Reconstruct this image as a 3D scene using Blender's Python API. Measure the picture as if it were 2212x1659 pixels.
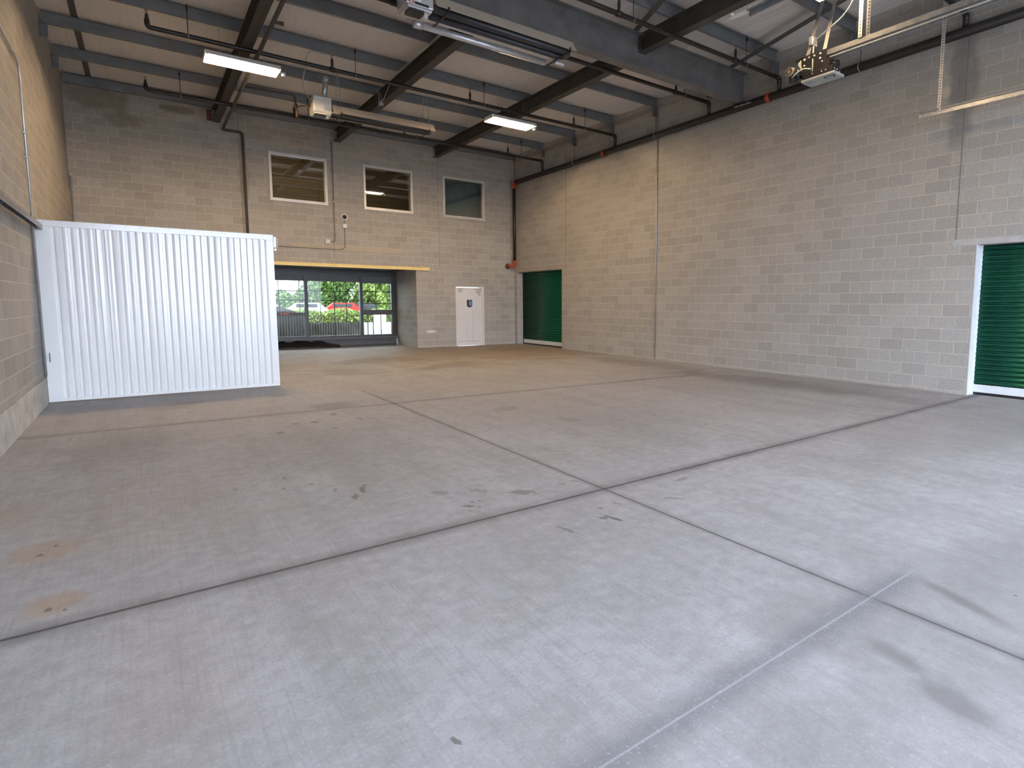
import bpy, bmesh, math, random
from mathutils import Vector, Matrix
random.seed(7)
PI = math.pi
sc = bpy.context.scene
for o in list(bpy.data.objects):
    bpy.data.objects.remove(o)
COL = sc.collection

# ------------------------------------------------------------------ camera
cam_d = bpy.data.cameras.new('camera')
cam = bpy.data.objects.new('camera', cam_d)
COL.objects.link(cam)
sc.camera = cam
cam_d.sensor_fit = 'HORIZONTAL'
cam_d.sensor_width = 36.0
cam_d.lens = 1256.5312 / 2212 * 36.0
cam_d.shift_x = (1106.0 - 1277.1352) / 2212
cam_d.shift_y = (782.3931 - 829.5) / 2212
cam_d.clip_start = 0.05
cam_d.clip_end = 500
yaw, pit, rol = math.radians(37.589), math.radians(-5.811), math.radians(0.26)
fw0 = Vector((math.sin(yaw), math.cos(yaw), 0)); rt0 = Vector((math.cos(yaw), -math.sin(yaw), 0)); up0 = Vector((0, 0, 1))
FW = fw0 * math.cos(pit) + up0 * math.sin(pit)
UP = up0 * math.cos(pit) - fw0 * math.sin(pit)
RT = rt0 * math.cos(rol) + UP * math.sin(rol)
UP = UP * math.cos(rol) - rt0 * math.sin(rol)
M = Matrix((RT, UP, -FW)).transposed().to_4x4()
M.translation = Vector((0, 0, 1.464))
cam.matrix_world = M

# ------------------------------------------------------------------ world, sun, exposure
w = bpy.data.worlds.new('sky'); sc.world = w; w.use_nodes = True
wn = w.node_tree; bg = wn.nodes['Background']
SKY = 12.5
bg.inputs[0].default_value = (0.69, 0.80, 1.0, 1)
bg.inputs[1].default_value = SKY
sun_d = bpy.data.lights.new('sun', 'SUN'); sun_d.energy = 12.0; sun_d.angle = math.radians(0.6); sun_d.color = (1.0, 0.95, 0.87)
sun = bpy.data.objects.new('sun', sun_d); COL.objects.link(sun)
sun.rotation_euler = Vector((-1.0, 0.15, -1.0)).to_track_quat('-Z', 'Y').to_euler()
sun.location = (30, -5, 30)
LAMP = 205.0                      # radiance of the fluorescent tubes
LAMP_COL = (1.0, 0.70, 0.40)
vs = sc.view_settings
vs.view_transform = 'Standard'
try: vs.look = 'None'
except Exception: pass
vs.gamma = 1.0
vs.exposure = 0.50
vs.use_curve_mapping = False

# ------------------------------------------------------------------ room measures (metres)
L, R, B, H = -1.15, 10.55, 18.195, 6.58
F = -3.2            # inner face of the front wall
SF = 20.1           # storefront at the back of the recess
RX = 6.966          # right side of the recess

# ------------------------------------------------------------------ node helpers
class G:
    def __init__(s, name):
        s.m = bpy.data.materials.new(name); s.m.use_nodes = True
        s.t = s.m.node_tree; s.p = s.t.nodes['Principled BSDF']
    def n(s, ty, **kw):
        nd = s.t.nodes.new(ty)
        for k, v in kw.items(): setattr(nd, k, v)
        return nd
    def put(s, sock, v):
        if v is None: return
        if hasattr(v, 'is_output'): s.t.links.new(v, sock)
        else:
            if isinstance(v, tuple) and len(v) == 3 and sock.type == 'RGBA': v = (*v, 1)
            sock.default_value = v
    def math(s, op, a, b=None, c=None, clamp=False):
        nd = s.n('ShaderNodeMath', operation=op); nd.use_clamp = clamp
        s.put(nd.inputs[0], a); s.put(nd.inputs[1], b)
        if c is not None: s.put(nd.inputs[2], c)
        return nd.outputs[0]
    def mix(s, f, a, b, blend='MIX'):
        nd = s.n('ShaderNodeMix', data_type='RGBA', blend_type=blend)
        s.put(nd.inputs[0], f); s.put(nd.inputs[6], a); s.put(nd.inputs[7], b)
        return nd.outputs[2]
    def ramp(s, f, stops):
        nd = s.n('ShaderNodeValToRGB'); el = nd.color_ramp.elements
        while len(el) < len(stops): el.new(0.5)
        for e, (p, c) in zip(el, stops):
            e.position = p; e.color = (c, c, c, 1) if isinstance(c, (int, float)) else (*c, 1)
        s.put(nd.inputs[0], f); return nd.outputs[0]
    def pos(s):
        if not hasattr(s, '_g'):
            s._g = s.n('ShaderNodeNewGeometry')
            sp = s.n('ShaderNodeSeparateXYZ'); s.t.links.new(s._g.outputs['Position'], sp.inputs[0]); s._s = sp
        return s._g.outputs['Position'], s._s.outputs[0], s._s.outputs[1], s._s.outputs[2]
    def xyz(s, x, y, z):
        nd = s.n('ShaderNodeCombineXYZ'); s.put(nd.inputs[0], x); s.put(nd.inputs[1], y); s.put(nd.inputs[2], z); return nd.outputs[0]
    def noise(s, vec, scale, detail=3, rough=0.55, scl=None):
        if scl:
            mp = s.n('ShaderNodeMapping'); mp.inputs['Scale'].default_value = scl; s.put(mp.inputs[0], vec); vec = mp.outputs[0]
        nd = s.n('ShaderNodeTexNoise'); nd.inputs['Scale'].default_value = scale
        nd.inputs['Detail'].default_value = detail; nd.inputs['Roughness'].default_value = rough
        s.put(nd.inputs['Vector'], vec); return nd.outputs[0]
    def bump(s, h, strength, dist=0.01):
        nd = s.n('ShaderNodeBump'); nd.inputs['Strength'].default_value = strength; nd.inputs['Distance'].default_value = dist
        s.put(nd.inputs['Height'], h); s.t.links.new(nd.outputs[0], s.p.inputs['Normal'])
    def set(s, color=None, rough=None, metal=None, spec=None):
        if color is not None: s.put(s.p.inputs['Base Color'], color)
        if rough is not None: s.put(s.p.inputs['Roughness'], rough)
        if metal is not None: s.put(s.p.inputs['Metallic'], metal)
        if spec is not None: s.put(s.p.inputs['Specular IOR Level'], spec)
        return s.m
    def ellipse(s, u, v, cu, cv, ru, rv, ang=0.0, soft=0.45, wob=None):
        """1 inside the ellipse, 0 outside; wob is a noise that makes the rim uneven"""
        du = s.math('SUBTRACT', u, cu); dv = s.math('SUBTRACT', v, cv)
        c, sn = math.cos(ang), math.sin(ang)
        a = s.math('MULTIPLY_ADD', du, c / ru, s.math('MULTIPLY', dv, sn / ru))
        b = s.math('MULTIPLY_ADD', du, -sn / rv, s.math('MULTIPLY', dv, c / rv))
        d = s.math('SQRT', s.math('MULTIPLY_ADD', a, a, s.math('MULTIPLY', b, b)))
        if wob is not None: d = s.math('ADD', d, wob)
        mr = s.n('ShaderNodeMapRange'); mr.interpolation_type = 'SMOOTHSTEP'
        s.put(mr.inputs[0], d); mr.inputs[1].default_value = 1.0; mr.inputs[2].default_value = 1.0 - soft
        mr.inputs[3].default_value = 0; mr.inputs[4].default_value = 1
        return mr.outputs[0]

MATS = {}
def plain(name, color, rough=0.5, metal=0.0, spec=0.5, var=0.12, scale=6.0, bump=0.0):
    g = G(name); p, x, y, z = g.pos()
    nz = g.noise(p, scale, 4)
    k = g.ramp(nz, [(0.3, 1 - var), (0.7, 1 + var)]) if False else None
    lo = tuple(max(0, c * (1 - var)) for c in color); hi = tuple(min(1, c * (1 + var)) for c in color)
    g.set(g.mix(g.ramp(nz, [(0.32, 0.0), (0.68, 1.0)]), lo, hi), rough, metal, spec)
    if bump: g.bump(g.noise(p, scale * 12, 2), bump, 0.003)
    MATS[name] = g.m; return g.m

def cmu(name, stains=(), off=0.0, c_lo=(0.305, 0.284, 0.252), c_hi=(0.395, 0.372, 0.336)):
    g = G(name); p, x, y, z = g.pos()
    sn = g.n('ShaderNodeSeparateXYZ'); g.t.links.new(g._g.outputs['True Normal'], sn.inputs[0])
    f = g.math('GREATER_THAN', g.math('ABSOLUTE', sn.outputs[0]), 0.5)
    u = g.math('ADD', g.math('MULTIPLY', f, y), g.math('MULTIPLY', g.math('SUBTRACT', 1.0, f), x))
    u = g.math('ADD', u, off)
    v = g.math('SUBTRACT', z, 0.0468)
    wob = g.math('MULTIPLY', g.math('SUBTRACT', g.noise(p, 9, 2), 0.5), 0.006)
    vec = g.xyz(g.math('ADD', u, wob), g.math('ADD', v, wob), 0.0)
    def brick(c1, c2, mo, mort=0.0052, smooth=0.15):
        nd = g.n('ShaderNodeTexBrick'); nd.offset = 0.5; nd.squash = 1.0
        g.put(nd.inputs['Vector'], vec); g.put(nd.inputs['Color1'], c1); g.put(nd.inputs['Color2'], c2); g.put(nd.inputs['Mortar'], mo)
        nd.inputs['Scale'].default_value = 1.0; nd.inputs['Mortar Size'].default_value = mort
        nd.inputs['Mortar Smooth'].default_value = smooth; nd.inputs['Bias'].default_value = 0.0
        nd.inputs['Brick Width'].default_value = 0.4064; nd.inputs['Row Height'].default_value = 0.2032
        return nd
    bn = brick(c_lo, c_hi, (0.5, 0.5, 0.5))
    # the face of each block: fine open grain and broad blotches
    grain = g.noise(p, 95, 3, 0.7)
    blot = g.noise(p, 1.6, 4)
    col = g.mix(g.ramp(blot, [(0.3, 0.0), (0.7, 0.55)]), bn.outputs[0], (0.40, 0.375, 0.34))
    col = g.mix(g.math('MULTIPLY', g.ramp(grain, [(0.30, 1.0), (0.52, 0.0)]), 0.75), col, (0.17, 0.16, 0.15))
    col = g.mix(g.math('MULTIPLY', g.ramp(grain, [(0.55, 0.0), (0.75, 1.0)]), 0.45), col, (0.55, 0.53, 0.50))
    # mortar, sandy and in places smeared flush or lost
    lost = g.ramp(g.noise(p, 2.6, 3), [(0.36, 0.25), (0.58, 1.0)])
    mfac = g.math('MULTIPLY', bn.outputs['Fac'], lost)
    mcol = g.mix(g.noise(p, 4, 2), (0.53, 0.44, 0.325), (0.60, 0.54, 0.45))
    col = g.mix(mfac, col, mcol)
    nz = g.math('MULTIPLY', g.math('SUBTRACT', g.noise(p, 3.2, 4), 0.5), 1.1)
    for (cu, cv, ru, rv, c, st) in stains:
        e = g.ellipse(u, v, cu + off, cv - 0.0468, ru, rv, 0, 0.5, nz)
        col = g.mix(g.math('MULTIPLY', e, st), col, c)
    g.set(col, 0.92, 0, 0.2)
    h = g.math('SUBTRACT', g.math('MULTIPLY', grain, 0.45), g.math('MULTIPLY', bn.outputs['Fac'], 0.5))
    g.bump(h, 0.55, 0.006)
    MATS[name] = g.m; return g.m

def make_floor():
    g = G('floor_concrete'); p, x, y, z = g.pos()
    big = g.noise(p, 0.55, 5, 0.6); mid = g.noise(p, 2.4, 5, 0.62); fine = g.noise(p, 70, 3, 0.7)
    streak = g.noise(g.xyz(g.math('MULTIPLY', x, 62.0), g.math('MULTIPLY', y, 1.3), 0.0), 1.0, 4, 0.6)
    trail = g.noise(g.xyz(g.math('MULTIPLY', x, 3.2), g.math('MULTIPLY', y, 0.32), 3.0), 1.0, 4, 0.6)
    col = g.mix(g.ramp(big, [(0.3, 0.0), (0.7, 1.0)]), (0.325, 0.308, 0.305), (0.41, 0.395, 0.398))
    col = g.mix(g.math('MULTIPLY', g.ramp(mid, [(0.35, 1.0), (0.56, 0.0)]), 0.38), col, (0.245, 0.235, 0.225))
    col = g.mix(g.math('MULTIPLY', g.ramp(trail, [(0.36, 1.0), (0.52, 0.0)]), 0.30), col, (0.235, 0.225, 0.215))
    col = g.mix(g.math('MULTIPLY', g.ramp(streak, [(0.36, 1.0), (0.5, 0.0)]), 0.20), col, (0.20, 0.195, 0.19))
    col = g.mix(g.math('MULTIPLY', g.ramp(fine, [(0.30, 1.0), (0.47, 0.0)]), 0.35), col, (0.20, 0.195, 0.19))
    col = g.mix(g.math('MULTIPLY', g.ramp(fine, [(0.57, 0.0), (0.75, 1.0)]), 0.50), col, (0.56, 0.56, 0.56))
    mot = g.noise(p, 11, 4, 0.65)
    col = g.mix(g.math('MULTIPLY', g.ramp(mot, [(0.36, 1.0), (0.52, 0.0)]), 0.28), col, (0.215, 0.205, 0.20))
    col = g.mix(g.math('MULTIPLY', g.ramp(mot, [(0.55, 0.0), (0.70, 1.0)]), 0.30), col, (0.47, 0.465, 0.46))
    wob = g.math('MULTIPLY', g.math('SUBTRACT', g.noise(p, 22, 4), 0.5), 1.7)
    soft = g.math('MULTIPLY', g.math('SUBTRACT', g.noise(p, 1.7, 4), 0.5), 1.5)
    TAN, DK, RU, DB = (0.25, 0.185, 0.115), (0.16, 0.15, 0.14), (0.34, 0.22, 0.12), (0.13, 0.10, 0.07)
    # broad dirt and some painted shade: tan film towards the back, dark traffic bands, rust by the left wall
    for (cu, cv, ru, rv, a, c, st) in [
        (5.5, 16.0, 8.5, 4.6, 0, TAN, 0.62), (8.8, 15.5, 3.5, 4.5, 0, TAN, 0.45), (0.9, 14.0, 3.0, 4.0, 0, TAN, 0.25),
        (9.2, 6.6, 0.75, 3.6, 0.05, DK, 0.55), (9.6, 10.5, 0.8, 3.0, 0, DK, 0.42), (4.6, 15.0, 1.5, 1.1, 0.3, DB, 0.55), (5.6, 12.6, 1.6, 0.8, 0.2, DB, 0.35),
        (3.4, 12.6, 0.9, 1.0, 0, DB, 0.35), (9.0, 16.2, 1.2, 0.8, 0, DB, 0.30),
        (-0.42, 3.72, 0.17, 0.22, 0, RU, 0.50), (-0.55, 4.55, 0.22, 0.25, 0.4, RU, 0.40), (-0.8, 5.5, 0.25, 0.5, 0, RU, 0.25),
        (0.3, 9.9, 0.55, 0.45, 0.4, DK, 0.45), (2.1, 8.7, 0.5, 0.32, 0, DK, 0.5), (-0.2, 7.3, 0.8, 1.1, 0, DK, 0.25),
        (2.42, 1.02, 0.10, 0.24, -0.15, DK, 0.75), (2.30, 0.78, 0.09, 0.22, -0.25, DK, 0.65), (3.14, 1.05, 0.075, 0.42, -0.35, DK, 0.75),
        (1.35, 6.2, 1.0, 1.4, 0.2, DK, 0.16), (4.8, 5.3, 1.6, 1.2, 0.2, DK, 0.14), (0.0, 2.6, 0.35, 0.8, 0, RU, 0.12), (3.3, 0.9, 2.4, 1.0, 0, DK, 0.34), (7.2, 2.6, 3.0, 1.8, 0, DK, 0.26), (-0.1, 5.0, 0.9, 1.6, 0, RU, 0.12)]:  # the two widest DK ellipses are painted shade, toning down doorway light at right
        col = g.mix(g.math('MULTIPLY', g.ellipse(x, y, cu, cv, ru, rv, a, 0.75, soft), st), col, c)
    # spots of oil and damp with a rim of their own
    for (cu, cv, ru, rv, a, st) in [
        (1.285, 4.60, 0.030, 0.105, -0.25, 0.8), (1.196, 4.465, 0.032, 0.085, -0.2, 0.75), (1.33, 4.70, 0.016, 0.05, -0.3, 0.55), (1.12, 4.74, 0.014, 0.07, -0.3, 0.5),
        (2.264, 3.80, 0.075, 0.135, 0.9, 0.6), (1.788, 3.765, 0.028, 0.05, 0.8, 0.75), (1.846, 3.83, 0.012, 0.022, 0, 0.9), (1.90, 3.82, 0.012, 0.025, 0, 0.7),
        (1.84, 3.70, 0.012, 0.02, 0, 0.7), (1.75, 3.67, 0.012, 0.02, 0, 0.6), (2.475, 2.955, 0.022, 0.095, 0.25, 0.95), (2.42, 3.0, 0.022, 0.05, 0.4, 0.8), (2.46, 3.07, 0.012, 0.03, 0.3, 0.7),
        (2.52, 3.16, 0.02, 0.04, 0.3, 0.75), (2.68, 3.17, 0.014, 0.05, 0.4, 0.75), (2.10, 2.985, 0.022, 0.12, 0.22, 0.6), (0.751, 1.711, 0.012, 0.035, 0.3, 0.8),
        (2.62, 3.79, 0.025, 0.05, 0.6, 0.5), (2.75, 3.78, 0.02, 0.07, 0.6, 0.5), (1.74, 4.17, 0.06, 0.10, 0.6, 0.45), (2.0, 4.05, 0.06, 0.12, 0.6, 0.35),
        (1.593, 7.6, 0.05, 0.11, 0, 0.6), (1.904, 8.0, 0.05, 0.10, 0, 0.6), (1.396, 7.63, 0.06, 0.09, 0, 0.55), (1.15, 7.2, 0.05, 0.09, 0, 0.55), (2.1, 7.5, 0.04, 0.08, 0, 0.5), (1.7, 7.1, 0.05, 0.06, 0, 0.5),
        (-0.55, 4.5, 0.022, 0.03, 0, 0.8), (-0.49, 4.62, 0.012, 0.03, 0, 0.8), (-0.436, 3.66, 0.02, 0.03, 0, 0.8), (-0.374, 3.615, 0.010, 0.018, 0, 0.8),
        (3.421, 0.915, 0.012, 0.014, 0, 0.9), (0.86, 5.3, 0.02, 0.05, 0, 0.6), (1.0, 5.0, 0.025, 0.03, 0, 0.6), (0.8, 5.0, 0.02, 0.03, 0, 0.6), (0.5, 5.2, 0.02, 0.03, 0, 0.6),
        (8.6, 8.05, 0.30, 0.05, 0, 0.7), (7.6, 8.26, 0.25, 0.05, 0, 0.6), (4.2, 5.9, 0.12, 0.25, 0.4, 0.3), (3.9, 7.0, 0.3, 0.2, 0.4, 0.3), (3.5, 3.3, 0.10, 0.04, 0.2, 0.5), (3.1, 3.0, 0.03, 0.09, 0.7, 0.45)]:
        col = g.mix(g.math('MULTIPLY', g.ellipse(x, y, cu, cv, ru, rv, a, 0.5, wob), min(1.0, st * 1.1)), col, (0.15, 0.135, 0.12))
    # sawn control joints, with traffic dirt worked into both edges
    jn = g.math('MULTIPLY', g.math('SUBTRACT', g.noise(p, 14, 4), 0.5), 0.018)
    def joint(d, core, halo, st, lim=None):
        nonlocal col
        a = g.math('ABSOLUTE', g.math('ADD', d, jn))
        hl = g.math('MULTIPLY', g.math('SUBTRACT', 1.0, g.math('DIVIDE', a, halo), clamp=True), g.ramp(g.noise(p, 3.0, 4), [(0.3, 0.35), (0.65, 1.0)]))
        co = g.math('SUBTRACT', 1.0, g.math('DIVIDE', g.math('ABSOLUTE', g.math('MULTIPLY_ADD', jn, 0.3, d)), core), clamp=True)
        fac = g.math('MAXIMUM', g.math('MULTIPLY', hl, st), g.math('MULTIPLY', g.ramp(co, [(0.0, 0.0), (0.5, 1.0)]), min(1.0, st + 0.4)))
        if lim is not None: fac = g.math('MULTIPLY', fac, lim)
        col = g.mix(fac, col, (0.085, 0.08, 0.08))
        return co
    c1 = joint(g.math('SUBTRACT', x, 2.815), 0.013, 0.06, 0.48, g.ramp(g.math('MULTIPLY', y, 0.05), [(0.46, 1.0), (0.52, 0.0)]))
    c2 = joint(g.math('MULTIPLY_ADD', x, -0.0135, g.math('SUBTRACT', y, 3.447)), 0.018, 0.125, 0.78)
    c3 = joint(g.math('MULTIPLY_ADD', x, 0.036, g.math('SUBTRACT', y, 8.47)), 0.016, 0.16, 0.42, g.ramp(g.math('MULTIPLY', x, 0.1), [(0.85, 1.0), (0.98, 0.0)]))
    # worn band with a pale scored line near the doorway
    d4 = g.math('MULTIPLY_ADD', x, -0.012, g.math('SUBTRACT', y, 1.315))
    lim4 = g.ramp(g.math('MULTIPLY', x, 0.1), [(0.315, 1.0), (0.335, 0.0)])
    hb = g.math('SUBTRACT', 1.0, g.math('DIVIDE', g.math('ABSOLUTE', g.math('MULTIPLY_ADD', jn, 3.0, d4)), 0.12), clamp=True)
    col = g.mix(g.math('MULTIPLY', g.math('MULTIPLY', g.ramp(hb, [(0.0, 0.0), (0.7, 1.0)]), 0.62), lim4), col, (0.17, 0.165, 0.175))
    sp = g.math('MULTIPLY', g.math('MULTIPLY', g.ramp(g.noise(p, 85, 2), [(0.62, 0.0), (0.68, 1.0)]), hb), lim4)
    col = g.mix(g.math('MULTIPLY', sp, 0.55), col, (0.55, 0.55, 0.55))
    cl = g.math('SUBTRACT', 1.0, g.math('DIVIDE', g.math('ABSOLUTE', d4), 0.0065), clamp=True)
    col = g.mix(g.math('MULTIPLY', g.math('MULTIPLY', g.ramp(cl, [(0.0, 0.0), (0.5, 1.0)]), lim4), 0.42), col, (0.46, 0.46, 0.48))
    g.set(col, g.ramp(mid, [(0.3, 0.62), (0.7, 0.78)]), 0, 0.35)
    h = g.math('ADD', g.math('MULTIPLY', fine, 0.35), g.math('MULTIPLY', streak, 0.55))
    h = g.math('SUBTRACT', h, g.math('MULTIPLY', g.math('MAXIMUM', c1, c2), 1.2))
    g.bump(h, 0.35, 0.004)
    return g.m

def make_insulation():
    g = G('insulation_facing'); p, x, y, z = g.pos()
    wr = g.noise(g.xyz(g.math('MULTIPLY', x, 20.0), g.math('MULTIPLY', y, 1.1), 0.0), 1.0, 4, 0.6)
    wr2 = g.noise(g.xyz(g.math('MULTIPLY', x, 5.0), g.math('MULTIPLY', y, 0.8), 2.0), 1.0, 3, 0.5)
    g.set(g.mix(wr2, (0.66, 0.625, 0.59), (0.76, 0.73, 0.70)), 0.42, 0.0, 0.5)
    seam = g.math('FRACT', g.math('DIVIDE', x, 1.22))
    sm = g.math('LESS_THAN', seam, 0.008)
    near = g.ramp(g.math('MULTIPLY', g.math('SUBTRACT', z, 6.53), 16.0), [(0.0, 0.25), (0.55, 1.0)])
    wr = g.math('MULTIPLY', wr, near)
    g.bump(g.math('SUBTRACT', g.math('MULTIPLY_ADD', wr, 1.3, g.math('MULTIPLY', wr2, 0.9)), g.math('MULTIPLY', sm, 0.6)), 0.75, 0.05)
    return g.m

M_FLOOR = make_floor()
M_INS = make_insulation()
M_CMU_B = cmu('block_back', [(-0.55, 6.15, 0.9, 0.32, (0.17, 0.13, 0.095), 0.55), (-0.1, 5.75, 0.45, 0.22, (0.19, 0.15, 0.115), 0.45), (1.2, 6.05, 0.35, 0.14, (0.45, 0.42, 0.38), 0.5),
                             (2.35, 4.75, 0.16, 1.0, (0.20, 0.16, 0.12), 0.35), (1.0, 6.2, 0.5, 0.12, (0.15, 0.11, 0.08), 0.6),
                             (5.2, 3.05, 2.6, 0.10, (0.50, 0.41, 0.27), 0.45), (7.45, 0.515, 0.25, 0.055, (0.62, 0.68, 0.74), 0.9), (5.4, 5.75, 0.9, 0.14, (0.47, 0.41, 0.33), 0.5), (3.4, 5.75, 0.9, 0.10, (0.47, 0.38, 0.28), 0.5)], c_lo=(0.335, 0.308, 0.268), c_hi=(0.43, 0.40, 0.355))
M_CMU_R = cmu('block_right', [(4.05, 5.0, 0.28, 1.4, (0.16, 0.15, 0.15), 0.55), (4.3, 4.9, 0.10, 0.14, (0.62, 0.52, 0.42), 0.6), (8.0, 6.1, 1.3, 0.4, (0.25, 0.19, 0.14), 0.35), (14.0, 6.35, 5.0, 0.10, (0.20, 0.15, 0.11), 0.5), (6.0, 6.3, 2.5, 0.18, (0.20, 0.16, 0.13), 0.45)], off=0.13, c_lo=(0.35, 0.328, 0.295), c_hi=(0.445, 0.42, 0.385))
M_CMU_L = cmu('block_left', [(11.0, 1.6, 2.0, 1.0, (0.40, 0.39, 0.36), 0.3)], off=0.21)
M_CMU_F = cmu('block_front', off=0.1)
M_STEM = plain('stem_concrete', (0.44, 0.42, 0.37), 0.85, var=0.22, scale=3.5, bump=0.3)
M_BEAM = plain('dark_primer', (0.060, 0.052, 0.044), 0.6, var=0.2, scale=3)
M_GIRD = plain('grey_primer', (0.150, 0.143, 0.136), 0.55, var=0.2, scale=4)
M_PURL = plain('blue_grey_steel', (0.185, 0.192, 0.200), 0.45, 0.3, var=0.12, scale=3)
M_STRAP = plain('strap_steel', (0.075, 0.072, 0.068), 0.6, var=0.15)
M_PIPE = plain('black_pipe', (0.022, 0.016, 0.013), 0.38, var=0.3, scale=9)
M_RED = plain('red_fitting', (0.36, 0.055, 0.025), 0.5, var=0.2, scale=14)
M_RUST = plain('rusty_steel', (0.12, 0.06, 0.03), 0.75, var=0.35, scale=30)
M_BRASS = plain('brass_head', (0.33, 0.21, 0.13), 0.4, 0.6)
M_GALV = plain('galvanised_steel', (0.47, 0.48, 0.48), 0.38, 0.75, var=0.18, scale=14)
M_GALV_W = plain('bright_galvanised', (0.66, 0.64, 0.58), 0.40, 0.35, var=0.1, scale=12)
M_COND = plain('conduit_steel', (0.52, 0.54, 0.55), 0.35, 0.65)
M_ALU = plain('aluminium_frame', (0.62, 0.60, 0.56), 0.42, 0.35, var=0.05)
M_REFL = plain('aluminised_sheet', (0.54, 0.47, 0.39), 0.45, 0.3, var=0.06)
M_BLACK = plain('black_steel', (0.016, 0.015, 0.015), 0.45, var=0.2)
M_HOLE = plain('dark_hole', (0.012, 0.012, 0.012), 0.8)
M_TUBE = plain('burner_tube', (0.045, 0.045, 0.05), 0.35, 0.2)
M_COND_D = plain('dull_conduit', (0.17, 0.16, 0.145), 0.5, 0.3)
M_SILV = plain('silver_tube', (0.60, 0.60, 0.62), 0.3, 0.6)
M_WHITE = plain('white_paint', (0.74, 0.73, 0.70), 0.45, var=0.04, scale=3)
M_CORR = plain('white_metal_panel', (0.79, 0.775, 0.755), 0.17, 0.0, 0.6, var=0.015, scale=2)
M_BOXGREY = plain('pale_grey_box', (0.56, 0.58, 0.52), 0.5, var=0.05)
M_LABEL = plain('paper_label', (0.72, 0.72, 0.70), 0.6, var=0.03)
M_PRINT = plain('label_print', (0.30, 0.30, 0.31), 0.6, var=0.5, scale=180)
M_GREEN = plain('green_curtain', (0.005, 0.105, 0.055), 0.30, 0.6, 0.4, var=0.10, scale=2.5)
M_GUIDE = plain('white_guide', (0.68, 0.70, 0.71), 0.5, var=0.05)
M_JAMB = plain('painted_jamb', (0.60, 0.61, 0.61), 0.6, var=0.06)
M_YEL = plain('yellow_steel', (0.80, 0.62, 0.25), 0.5, var=0.05)
M_DARKFR = plain('dark_bronze_frame', (0.035, 0.033, 0.031), 0.42, var=0.15)
M_DARKPL = plain('dark_grey_panel', (0.075, 0.073, 0.072), 0.5, var=0.12)
M_FABRIC = plain('black_sheeting', (0.008, 0.008, 0.009), 0.55, var=0.3)
M_REDLAB = plain('red_label', (0.55, 0.10, 0.08), 0.5)
M_DOORW = plain('white_door_paint', (0.66, 0.64, 0.61), 0.5, var=0.04, scale=2)
M_NAVY = plain('navy_pocket', (0.012, 0.020, 0.045), 0.3)
M_POCK = plain('pocket_window', (0.20, 0.30, 0.42), 0.15, var=0.5, scale=14)
M_INK = plain('grey_letters', (0.16, 0.145, 0.15), 0.6)
M_JOINT = plain('joint_sealant', (0.20, 0.185, 0.165), 0.8)
M_BRICK = plain('red_brick_infill', (0.16, 0.055, 0.035), 0.9, var=0.3, scale=22)
M_MOTOR = plain('motor_bell', (0.42, 0.34, 0.25), 0.4, 0.5)
M_COVER = plain('opener_cover', (0.34, 0.35, 0.33), 0.5)
M_CABLE = plain('pale_cable', (0.55, 0.55, 0.42), 0.5)
M_TEAL = plain('teal_shutter', (0.20, 0.26, 0.26), 0.45, 0.1, var=0.1)
gq = G('reflection_lining'); _p, _x, _y, _z = gq.pos()
_ln = gq.math('LESS_THAN', gq.math('FRACT', gq.math('DIVIDE', _z, 0.23)), 0.06)  # seam lines painted in place of the hall's reflection in the windows
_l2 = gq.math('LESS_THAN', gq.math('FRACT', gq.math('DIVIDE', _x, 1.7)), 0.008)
M_ROOM_REFL = gq.set(gq.mix(gq.math('MAXIMUM', _ln, _l2), gq.mix(gq.noise(_p, 1.5, 3), (0.44, 0.37, 0.26), (0.54, 0.46, 0.34)), (0.20, 0.16, 0.11)), 0.8)
M_CAMW = plain('camera_white', (0.72, 0.72, 0.71), 0.4)
M_SMOKE = plain('camera_dome_dark', (0.012, 0.010, 0.010), 0.12)
M_TRACKD = plain('weathered_track', (0.24, 0.245, 0.25), 0.45, 0.5, var=0.2, scale=12)
M_ASPH = plain('outdoor_paving', (0.14, 0.14, 0.135), 0.9, var=0.12, scale=2)
M_FENCE = plain('corrugated_fence_metal', (0.17, 0.16, 0.155), 0.5, 0.3, var=0.25, scale=3)
M_CARR = plain('red_car_paint', (0.50, 0.02, 0.02), 0.25)
M_CARW = plain('white_car_paint', (0.75, 0.75, 0.75), 0.3)
M_CARG = plain('car_glass', (0.03, 0.03, 0.035), 0.1)
M_TYRE = plain('tyre_rubber', (0.02, 0.02, 0.02), 0.8)
M_BARK = plain('bark', (0.12, 0.085, 0.055), 0.9, var=0.3, scale=10)
def leafm(name, lo, hi):
    g = G(name); p, x, y, z = g.pos()
    g.set(g.mix(g.ramp(g.noise(p, 2.2, 3), [(0.35, 0.0), (0.65, 1.0)]), lo, hi), 0.6)
    return g.m
M_LEAF1 = leafm('leaves_green', (0.06, 0.125, 0.022), (0.15, 0.23, 0.05))
M_LEAF2 = leafm('leaves_yellow_green', (0.13, 0.20, 0.035), (0.26, 0.33, 0.085))
def emit(name, col, st):
    g = G(name)
    g.p.inputs['Base Color'].default_value = (0.8, 0.8, 0.8, 1)
    g.p.inputs['Emission Color'].default_value = (*col, 1)
    g.p.inputs['Emission Strength'].default_value = st
    return g.m
M_LAMP = emit('fluorescent_tube', LAMP_COL, LAMP)
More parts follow.
